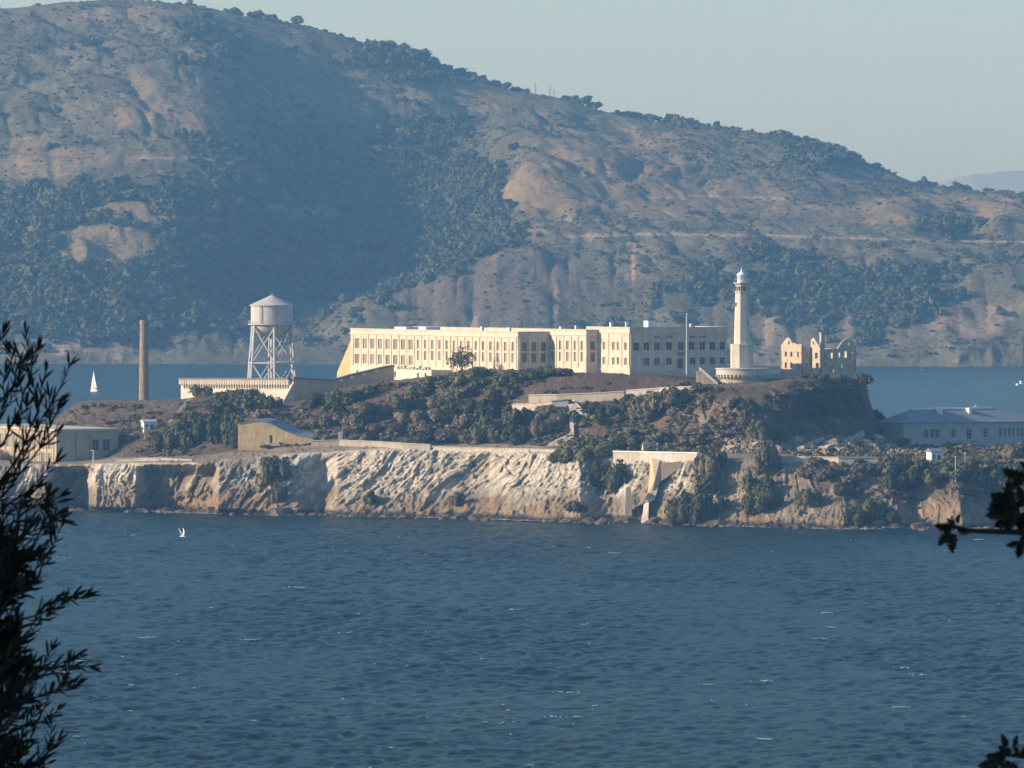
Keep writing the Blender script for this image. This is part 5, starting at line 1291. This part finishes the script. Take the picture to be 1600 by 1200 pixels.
# ---- boulders along the waterline
def boulders():
    r = np.random.default_rng(15); tm = []
    for i in range(5):
        bm = bmesh.new(); bmesh.ops.create_icosphere(bm, subdivisions=2, radius=1.0); q = np.random.default_rng(600+i); off = q.uniform(0, 50, 3)
        for v in bm.verts:
            n = float(vnoise(np.array([v.co.x*1.3+off[0]]), np.array([v.co.y*1.3+off[1]]), np.array([v.co.z*1.3+off[2]]))[0]); v.co *= 1+.45*n; v.co.z *= .7
        me = bpy.data.meshes.new('boulder'); bm.to_mesh(me); bm.free(); me.materials.append(plain(f'wet_rock{i}', (.10,.075,.05), .7, .5, 1.2)); tm.append(me)
    px = r.uniform(-200, 1750, 900); y0 = shoreY(px); Yp = y0-r.gamma(2, 1.2, len(px))+3.0
    s = r.gamma(2.2, .35, len(px))+.2
    P = np.stack([(px-800)*PX*(y0+40), Yp, r.uniform(-.35, .15, len(px))], 1)
    scatter('shore_rocks', P, np.stack([s*1.2, s, s], 1), r.uniform(0, 6.28, len(px)), tm, 6)
boulders()
# ================================================================== boats, bird, foam
def build_sailboat():
    d = EYE/((612-HZ)*PX); k = PX*d; p = W(147, 612, d); p.z = 0
    t = empty('sailboat', p, R(124), 'white sailboat with furled triangular sails on the bay behind the chimney', 'sailboat')
    L = 7.6; sec = []
    for i in range(9):
        u = i/8; w = 1.25*math.sin(math.pi*min(1, .12+u*.62+.0))**.7*(1-u**6) if u < 1 else .02; w = max(w, .03)
        sec.append((L*(u-.5), w))
    h = MB(); V = []; F = []
    for x, w in sec: V += [(x, 0, -.35), (x, w*.75, .1), (x, w, 1.15), (x, -w, 1.15), (x, -w*.75, .1)]
    for i in range(8):
        for a, b in ((0,1),(1,2),(2,3),(3,4),(4,0)): F.append((i*5+a, i*5+b, i*5+5+b, i*5+5+a))
    F += [(4,3,2,1,0), (40,41,42,43,44)]; h.add(V, F); h.build('hull', M['white'], t)
    c = MB(); c.prism([(-1.8,-.65),(1.0,-.55),(1.0,.55),(-1.8,.65)], 1.154, 1.7); c.build('cabin', M['white'], t)
    m = MB(); m.bar((.6,0,1), (.6,0,11.8), .09, 6); m.build('mast', M['white'], t); m = MB(); m.bar((.6,0,2.1), (-3.0,0,2.0), .08, 6); m.build('boom', M['white'], t)
    def sail(name, A, B, C, belly):
        A, B, C = Vector(A), Vector(B), Vector(C); n = 10; V = []; F = []
        for i in range(n+1):
            for j in range(n+1):
                u, v = i/n, j/n; q = A.lerp(B, u).lerp(C, v) if True else 0; b = math.sin(math.pi*u)*math.sin(math.pi*min(v, .999))*belly*(1-v*.3); V.append((q.x, q.y+b, q.z))
        for i in range(n):
            for j in range(n): a = i*(n+1)+j; F.append((a, a+n+1, a+n+2, a+1))
        s = MB(); s.add(V, F); o = s.build(name, M['white'], t, smooth=True); md = o.modifiers.new('thick', 'SOLIDIFY'); md.thickness = .03
    sail('mainsail', (.45,0,2.2), (-2.9,0,2.1), (.5,0,11.4), .45); sail('jib', (3.5,0,1.3), (.9,.3,1.7), (.7,0,10.2), .5)
build_sailboat()
def build_motorboat():
    d = EYE/((602-HZ)*PX); p = W(1600, 602, d); p.z = 0
    t = empty('motorboat', p, R(15), 'white motorboat on the bay beyond the hip roofed building', 'motorboat')
    V, F = [], []
    for i in range(8):
        u = i/7; x = -4.5+9*u; w = 1.5*(1-u**4)+.03; z = .95+.5*u*u; V += [(x,0,-.4),(x,w*.8,.1),(x,w,z),(x,-w,z),(x,-w*.8,.1)]
    for i in range(7):
        for a, b in ((0,1),(1,2),(2,3),(3,4),(4,0)): F.append((i*5+a, i*5+b, i*5+5+b, i*5+5+a))
    F += [(4,3,2,1,0), (35,36,37,38,39)]; h = MB(); h.add(V, F); h.build('hull', M['white'], t)
    c = MB(); c.prism([(-2.2,-1.0),(1.2,-.9),(1.2,.9),(-2.2,1.0)], .98, [2.6,2.4,2.4,2.6]); c.build('cabin', M['white'], t)
    w = MB(); w.prism([(-2.0,-1.03),(1.25,-.93),(1.25,.93),(-2.0,1.03)], 1.6, 2.1); w.build('windscreen', M['glass_dk'], t)
build_motorboat()
def build_gull():
    p = W(285, 838, 880); t = empty('gull', p, R(-25), 'white gull flying low over the water with raised wings', 'bird')
    b = MB(); b.rings([(.01,-.30),(.05,-.26),(.09,-.1),(.10,.05),(.07,.2),(.055,.26),(.06,.31),(.045,.37),(.01,.42)], 12); o = b.build('body', M['white'], t, smooth=True); o.rotation_euler = (0, R(90), 0)
    for s in (-1, 1):
        st = [(0,.06,.02,.19),(.0,.26,.26,.20),(-.03,.42,.52,.17),(-.12,.5,.80,.10),(-.22,.56,.98,.02)]; V = []; F = []
        for x, y, z, c in st: V += [(x+c/2, s*y, z+.012), (x-c/2, s*y, z+.012), (x-c/2, s*y, z-.012), (x+c/2, s*y, z-.012)]
        for i in range(4):
            for k in range(4): F.append((i*4+k, i*4+(k+1) % 4, i*4+4+(k+1) % 4, i*4+4+k))
        F += [(3,2,1,0), (16,17,18,19)]; w = MB(); w.add(V, F); w.build('wing', M['white'], t)
    q = MB(); q.prism([(-.26,-.03),(-.26,.03),(-.46,.09),(-.46,-.09)][::-1], -.012, .012); q.build('tail', M['white'], t)
build_gull()
def build_foam():
    m, nt, b = new_mat('sea_foam'); b.inputs['Base Color'].default_value = (.5,.53,.54,1); b.inputs['Roughness'].default_value = .9
    r = np.random.default_rng(33); V, F = [], []
    def fleck(x, y, L, Wd, z=.30):
        n = len(V); k = 7; a = r.uniform(-.25, .25)
        pts = [((i/k-.5)*L, (r.uniform(.02, 1)**1.6*Wd*math.sin(math.pi*(i+.4)/(k+.8)))) for i in range(k+1)]
        for i, (u, w) in enumerate(pts):
            cx, cy = x+u*math.cos(a), y+u*math.sin(a)*2+r.uniform(-.3, .3)
            V.append((cx, cy-w/2, z)); V.append((cx, cy+w/2, z+.02+.05*math.sin(math.pi*i/k))); V.append((cx, cy+w*.7, z-.1))
        for i in range(k): F.append((n+3*i, n+3*i+3, n+3*i+4, n+3*i+1)); F.append((n+3*i+1, n+3*i+4, n+3*i+5, n+3*i+2))
    for i in range(75):
        y = 1/r.uniform(1/2130, 1/1080); x = r.uniform(-.076, .076)*y
        L = r.gamma(1.3, .36)+.15; fleck(x, y, L*(1 if r.random() < .88 else 3.0), r.uniform(.7, 2.4)*(.5+L*.4))
    for i in range(26):        # short broken streaks down wind
        y = 1/r.uniform(1/2100, 1/1080); x = r.uniform(-.076, .076)*y
        for j in range(r.integers(4, 9)): fleck(x+r.normal()*1.3, y+r.normal()*1.6, r.gamma(1.5, .3)+.12, r.uniform(.4, 1.4))
    for i in range(90):
        y = 1/r.uniform(1/4900, 1/2500); x = r.uniform(-.076, .076)*y; fleck(x, y, r.gamma(2, .7)+.4, r.uniform(2, 6))
    for i in range(150):       # broken surf at the foot of the rocks
        px = r.choice([r.choice([300, 820, 1330])+r.normal()*30, r.choice([270,350,400,420,455,560,670,790,870,930,990,1065,1130,1160,1190,1260,1290,1350,1410])+r.normal()*10]); y = float(shoreY(px))-r.uniform(.3, 3.2)
        fleck((px-800)*PX*(y+40), y-r.uniform(0, 2.5), r.gamma(2, .5)+.25, r.uniform(.8, 2.5), .30)
    tag(link('foam', mesh_np('foam', V, F, m)), kind='stuff')
build_foam()

# ================================================================== the near hillside with the trees that frame the view
def near_hill():
    V, F = [], []; nx, ny = 60, 60
    for i in range(nx+1):
        for j in range(ny+1):
            x = -60+120*i/nx; y = -25+120*j/ny
            z = EYE-1.7-(.22*max(0, y-1))-.0016*max(0, y-20)**2 + .12*float(vnoise(np.array([x/4]), np.array([y/4]))[0])
            V.append((x, y, z))
    for i in range(nx):
        for j in range(ny): a = i*(ny+1)+j; F.append((a, a+ny+1, a+ny+2, a+1))
    me = bpy.data.meshes.new('hillside'); me.from_pydata(V, [], F); me.materials.append(plain('hillside_grass', (.08,.085,.04), 1, .4, .8)); tag(link('hillside', me), kind='structure')
near_hill()
def hill_z(x, y): return EYE-1.7-(.22*max(0, y-1))-.0016*max(0, y-20)**2

def leaf_mat(name, a, b):
    m, nt, bs = new_mat(name); bs.inputs['Roughness'].default_value = .65; oi = N(nt, 'ShaderNodeObjectInfo')
    nt.links.new(mix_n(nt, a, b, oi.outputs['Random']), bs.inputs['Base Color']); return m
M['near_leaf'] = leaf_mat('narrow_leaf', (.016,.020,.011), (.034,.034,.018)); M['oak_leaf'] = leaf_mat('lobed_leaf', (.014,.016,.010), (.026,.026,.014))  # near-black leaf colours carry the shade on the framing branches
M['twig'] = plain('twig_bark', (.035,.026,.02), .9, .3, 40)
def lance_leaf():
    V, F = [], []; st = [(0,.001),(.15,.003),(.4,.005),(.65,.0046),(.88,.0024),(1,.0004)]
    for u, w in st: V += [(-w, u*.062, .004*math.sin(u*3)), (0, u*.062, .004*math.sin(u*3)-.0018), (w, u*.062, .004*math.sin(u*3))]
    for i in range(5):
        for k in (0, 1): a = i*3+k; F.append((a, a+1, a+4, a+3))
    return np.array(V), F
LV, LF = lance_leaf()
def narrow_leaved_tree():
    Y = 25.0; r = random.Random(5)
    base = Vector((-3.3, Y+.3, hill_z(-3.3, Y+.3)))
    t = empty('narrow_leaved_tree', base, 0, 'dark narrow leaved tree hanging its twigs over the water', 'tree')
    tk = MB(); pts = [Vector((0,0,-.6)), Vector((.1,0,2.2)), Vector((-.05,.1,4.4)), Vector((.15,0,6.4)), Vector((.3,.1,8.0)), Vector((.35,0,9.4))]
    for i in range(5): tk.bar(pts[i], pts[i+1], .17-.028*i, 9, .17-.028*(i+1))
    tk.build('trunk', M['twig'], t)
    me = mesh_np('leaf', LV, LF, M['near_leaf'], smooth=False); leaves = []; bV, bF = [], []
    def leaf_m(p, d, up, s):
        d = d.normalized(); x = d.cross(up).normalized() if d.cross(up).length > 1e-3 else d.orthogonal().normalized(); z = x.cross(d)
        return Matrix(((x.x*s, d.x*s, z.x*s, p.x), (x.y*s, d.y*s, z.y*s, p.y), (x.z*s, d.z*s, z.z*s, p.z), (0, 0, 0, 1)))
    def twig(path, thick, dens, side=1.0, s0=1.0, tip=True):
        """path: world points; leaves alternate along it"""
        br = MB(); P = [p-base for p in path]; n = len(P)
        for i in range(n-1): br.bar(P[i], P[i+1], thick*(1-.75*i/n), 5, thick*(1-.75*(i+1)/n))
        br.build('branch', M['twig'], t)
        L = sum((P[i+1]-P[i]).length for i in range(n-1)); m = int(L*dens)
        for k in range(m):
            u = (k+r.random()*.6)/m*(n-1); i = min(int(u), n-2); f = u-i; p = P[i].lerp(P[i+1], f); d = (P[i+1]-P[i]).normalized()
            sd = 1 if k % 2 else -1; out = Vector((-d.z, r.uniform(-.6, .6), d.x))*sd
            ang = r.uniform(.2, .6)*(1.25 if sd > 0 else .8); dd = d*math.cos(ang)+out.normalized()*math.sin(ang); s = s0*r.uniform(.7, 1.3)
            leaves.append((p, leaf_m(p, dd, Vector((r.uniform(-1,1), r.uniform(-1.5,-.2), r.uniform(-1,1))), s)))
        if tip:
            for q in range(3): leaves.append((P[-1], leaf_m(P[-1], (P[-1]-P[-2]).normalized()+Vector((r.uniform(-.4,.4), 0, r.uniform(-.4,.4))), Vector((0,-1,0)), s0*r.uniform(.8, 1.2))))
    def q(px, py, dy=0.0): return W(px, py, Y+dy)
    # sprays seen against island and water: (root, bends, tip) in picture positions, all within the crown's real depth
    sprays = [((-60,760),(10,690),(40,610),(58,548)), ((-50,800),(20,740),(70,650),(108,572)), ((-40,800),(30,720),(60,640),(72,582)), ((-70,700),(-10,650),(20,600),(34,566)),
              ((-60,830),(10,770),(60,700),(92,640)), ((-50,850),(0,800),(50,760),(86,722)), ((-60,870),(0,830),(40,800),(74,778)), ((-50,900),(0,850),(50,830),(96,812)), ((-60,760),(-20,700),(2,640),(8,585)),
              ((-60,960),(-10,900),(30,860),(66,836)), ((-60,980),(0,940),(60,900),(98,816)), ((-50,960),(-5,930),(40,905),(70,880)), ((-60,1020),(0,980),(60,960),(114,930)), ((-60,1040),(0,1000),(50,970),(84,938)),
              ((-60,1080),(-10,1040),(40,1000),(72,965)), ((-50,1120),(10,1080),(80,1040),(138,1042)), ((-60,1140),(0,1090),(60,1060),(118,1024)), ((-60,1160),(0,1120),(60,1090),(104,1072)), ((-60,1190),(0,1150),(50,1130),(88,1112)),
              ((-50,1230),(10,1200),(50,1160),(76,1090)), ((-60,1240),(0,1210),(60,1190),(90,1160)), ((-40,1260),(20,1230),(50,1200),(72,1170)), ((-60,1100),(-20,1060),(10,1010),(24,975)), ((-60,900),(-20,870),(10,840),(30,800)), ((-60,1000),(-20,960),(10,930),(30,885)),
              ((-60,1190),(-20,1150),(5,1110),(20,1060)), ((-80,720),(-40,640),(-20,580),(-16,520))]
    for s in sprays:
        d0 = r.uniform(-.35, .45); pts = [q(x, y, d0+r.uniform(-.06, .06)) for x, y in s]
        root = pts[0]; trunkp = base+Vector((.25, .05, min(max(root.z-base.z-.35, .5), 9.0)))
        lm = MB(); lm.bar(trunkp-base, root-base, .022, 5, .011); lm.build('limb', M['twig'], t)
        c = []
        for i in range(3):
            for f in range(3): c.append(pts[i].lerp(pts[i+1], f/3)+Vector((r.uniform(-.008,.008), 0, r.uniform(-.008,.008))))
        c.append(pts[3]); twig(c, .006, 44, s0=.85)
        # side twigs
        for kx in range(3):
            i = r.randint(1, len(c)-2); d = (c[i+1]-c[i]).normalized(); sd = r.choice((-1, 1)); out = (d*.8+Vector((-d.z, r.uniform(-.5,.5), d.x))*sd*r.uniform(.35,.8)).normalized(); l = r.uniform(.04, .10)
            twig([c[i], c[i]+out*l*.5, c[i]+out*l+Vector((0,0,.02))], .003, 75, s0=.8)
    # inner, denser growth towards the trunk, and the crown beyond the picture edge
    for i in range(130):
        px_ = r.uniform(-330, -45) if i < 98 else r.uniform(-60, 2); py_ = r.uniform(500, 1290) if px_ < -60 else r.choice([r.uniform(780, 1290), r.uniform(880, 1290)])
        a = q(px_-40, py_+50, r.uniform(-.5, .5)); b = q(px_+15+r.uniform(0, 25), py_-r.uniform(0, 50), r.uniform(-.5, .5))
        twig([a, a.lerp(b, .5)+Vector((0,0,.02)), b], .006, 85, s0=1.1)
    for i in range(70):
        px_ = r.uniform(-40, 14); py_ = r.uniform(850, 1260)
        a = q(px_-30, py_+40, r.uniform(-.4, .4)); b = q(px_+20+r.uniform(0, 26), py_-r.uniform(10, 50), r.uniform(-.4, .4))
        twig([a, a.lerp(b, .5)+Vector((0,0,.02)), b], .005, 95, s0=.95)
    # the 300 leaves that show largest stay single; the rest is one mass
    def vis(it):
        p = it[0]+base; x = 800+p.x/(p.y*PX); y = HZ-(p.z-EYE)/(p.y*PX); return (x > 18 and 500 < y < 1200, x)
    leaves.sort(key=vis, reverse=True)
    for p, mt in leaves[:300]: o = link('leaf', me, t); o.matrix_local = mt
    V = []; F = []
    for p, mt in leaves[300:]:
        A = np.array(mt); n = len(V)*len(LV); V.append(LV@A[:3, :3].T+A[:3, 3]); F.append(np.array(LF)+n)
    o = link('foliage', mesh_np('foliage', np.concatenate(V), np.concatenate(F), M['near_leaf']), t); o['kind'] = 'stuff'
    print('leaves', len(leaves))
narrow_leaved_tree()

def lobed_tree():
    Y = 19.0; r = random.Random(8); base = Vector((3.6, Y+.2, hill_z(3.6, Y+.2)))
    t = empty('lobed_leaf_tree', base, 0, 'dark tree with broad lobed leaves reaching in over the water', 'tree')
    tk = MB(); P = [Vector((0,0,-.5)), Vector((-.1,0,1.8)), Vector((.05,.1,3.4)), Vector((-.1,0,5.2)), Vector((0,0,6.5))]
    for i in range(4): tk.bar(P[i], P[i+1], .16-.03*i, 9, .16-.03*(i+1))
    tk.build('trunk', M['twig'], t)
    def lobed(seed):
        q = random.Random(seed); out = [(0,0)]; n = 5
        for i in range(n): u = (i+.6)/n; w = .034*math.sin(math.pi*(.15+.75*u)); out += [(w*(1+q.uniform(-.15,.2)), u*.085-.004), (w*.42, u*.085+.008)]
        tip = [(0, .096)]; left = [(-x*(1+q.uniform(-.12,.12)), y) for x, y in out[1:]][::-1]; pts = out+tip+left; c = (0, .045)
        V = [(x, y, .010*math.sin(y*40)+abs(x)*.35) for x, y in pts]+[(0, .045, -.004)]; k = len(pts); return mesh_np('leaf', V, [(i, (i+1) % k, k) for i in range(k)], M['oak_leaf'])
    Ls = [lobed(i) for i in range(4)]
    def q(px, py, dy=0): return W(px, py, Y+dy)
    def branch(pts, th):
        m = MB()
        for i in range(len(pts)-1): m.bar(q(*pts[i])-base, q(*pts[i+1])-base, th*(1-.7*i/len(pts)), 6, th*(1-.7*(i+1)/len(pts)))
        m.build('branch', M['twig'], t)
    branch([(1760,800),(1650,822),(1600,832),(1560,831),(1515,829),(1494,824),(1482,818)], .010); branch([(1760,740),(1660,760),(1600,788),(1570,792)], .012); branch([(1740,700),(1650,730),(1610,752),(1580,742)], .010)
    branch([(1760,1160),(1680,1180),(1620,1186),(1570,1178)], .010); branch([(1740,1220),(1660,1215),(1600,1205),(1556,1190)], .010); branch([(1700,600),(1640,620),(1610,634)], .008); branch([(1600,832),(1594,846),(1590,850)], .004)
    def leaf(px, py, a, s=1.0, dy=0, tilt=0.6):
        o = link('leaf', r.choice(Ls), t); k = s*r.uniform(.62, .86); dvec = Vector((math.cos(R(a)), r.uniform(-.3,.3), math.sin(R(a)))).normalized(); nrm = Vector((r.uniform(-tilt,tilt), -1, r.uniform(-tilt,tilt)))
        x = dvec.cross(nrm).normalized(); z = x.cross(dvec); p = q(px, py, dy)-base
        o.matrix_local = Matrix(((x.x*k, dvec.x*k, z.x*k, p.x), (x.y*k, dvec.y*k, z.y*k, p.y), (x.z*k, dvec.z*k, z.z*k, p.z), (0, 0, 0, 1)))
    for a in ((1492,828,100,.45),(1488,826,170,.75),(1486,832,225,.80),(1492,834,262,.70),(1496,826,345,.62),(1496,818,75,.40),(1490,822,130,.45),
              (1594,800,175,1.1),(1590,800,215,1.0),(1586,790,150,1.0),(1600,800,260,.9),(1575,800,190,.9),(1570,795,130,.7),(1585,808,240,.8),(1602,790,110,.9),(1612,806,270,.9),(1620,790,40,.9),(1578,784,95,.8),(1565,792,170,.55),
              (1592,846,200,.6),(1596,846,260,.6),(1598,836,300,.5),(1604,838,250,.6),
              (1604,748,160,.9),(1598,752,205,.6),(1592,742,175,.55),(1608,744,120,.6),(1584,741,165,.5),(1612,756,260,.6),(1614,632,190,.35),
              (1580,1178,150,.6),(1572,1180,185,.7),(1566,1184,220,.6),(1590,1182,110,.5),(1596,1186,70,.6),(1576,1188,260,.6),(1560,1192,190,.7),(1556,1194,230,.6),(1590,1200,170,.7),(1600,1204,250,.7),(1610,1190,40,.7),(1568,1200,215,.7),(1545,1196,180,.45),(1586,1164,80,.45),(1572,1166,110,.45),(1606,1172,60,.4)): leaf(*a, dy=r.uniform(-.06, .06))
    for i in range(110):        # the rest of the crown, beyond the picture edge
        px_ = r.uniform(1640, 1900); py_ = r.choice([r.uniform(560, 860), r.uniform(1130, 1260), r.uniform(400, 1260)]); leaf(px_, py_, r.uniform(0, 360), r.uniform(.7, 1.1), r.uniform(-.5, .5))
    for i in range(12):
        y = 480+i*65; m = MB(); a = Vector((0, 0, max(1.0, q(1800, y).z-base.z-.6))); b = q(1700+r.uniform(-30, 60), y, r.uniform(-.4, .4))-base; m.bar(Vector((0,0,min(a.z, 6.3))), b, .02, 5, .006); m.build('limb', M['twig'], t)
lobed_tree()

# dense evergreens added out of view up-sun keep the framing branches in shade
def shade_trees():
    r = random.Random(14); cr = [clump_mesh('crown', 700+i, 1500, .085, M['leaf_dk'], lobes=12, flat=1.0, spread=.55) for i in range(2)]
    for i, (x, y, w, h) in enumerate(((-9.5, 21.0, 4.2, 15), (-9.0, 26.5, 4.4, 16), (-11, 16.5, 4.2, 15))):
        b = Vector((x, y, hill_z(x, y))); t = empty('added_shade_tree', b, i, 'dense dark evergreen added out of view to shade the narrow leaved tree', 'tree', 'evergreens added for shade on the near hillside')
        link('trunk', _trunk, t, (0,0,0), None, (w*.7, w*.7, h*.6)); link('crown', cr[i % 2], t, (0,0,h*.06), None, (w*.9, w*.9, h*.85))
shade_trees()
# ================================================================== the air: even haze over the whole bay
def build_haze():
    mb = MB(); mb.box(-6000, 6000, -300, 11500, -7, 420)
    m = bpy.data.materials.new('haze_air'); m.use_nodes = True; nt = m.node_tree; nt.nodes.clear()
    v = N(nt, 'ShaderNodeVolumePrincipled'); v.inputs['Color'].default_value = (.24, .57, 1.0, 1); v.inputs['Density'].default_value = 7.4e-5
    v.inputs['Absorption Color'].default_value = (1, 1, 1, 1); v.inputs['Anisotropy'].default_value = 0.0
    o = N(nt, 'ShaderNodeOutputMaterial'); nt.links.new(v.outputs[0], o.inputs['Volume'])
    ob = mb.build('haze', m); tag(ob, kind='stuff')
build_haze()
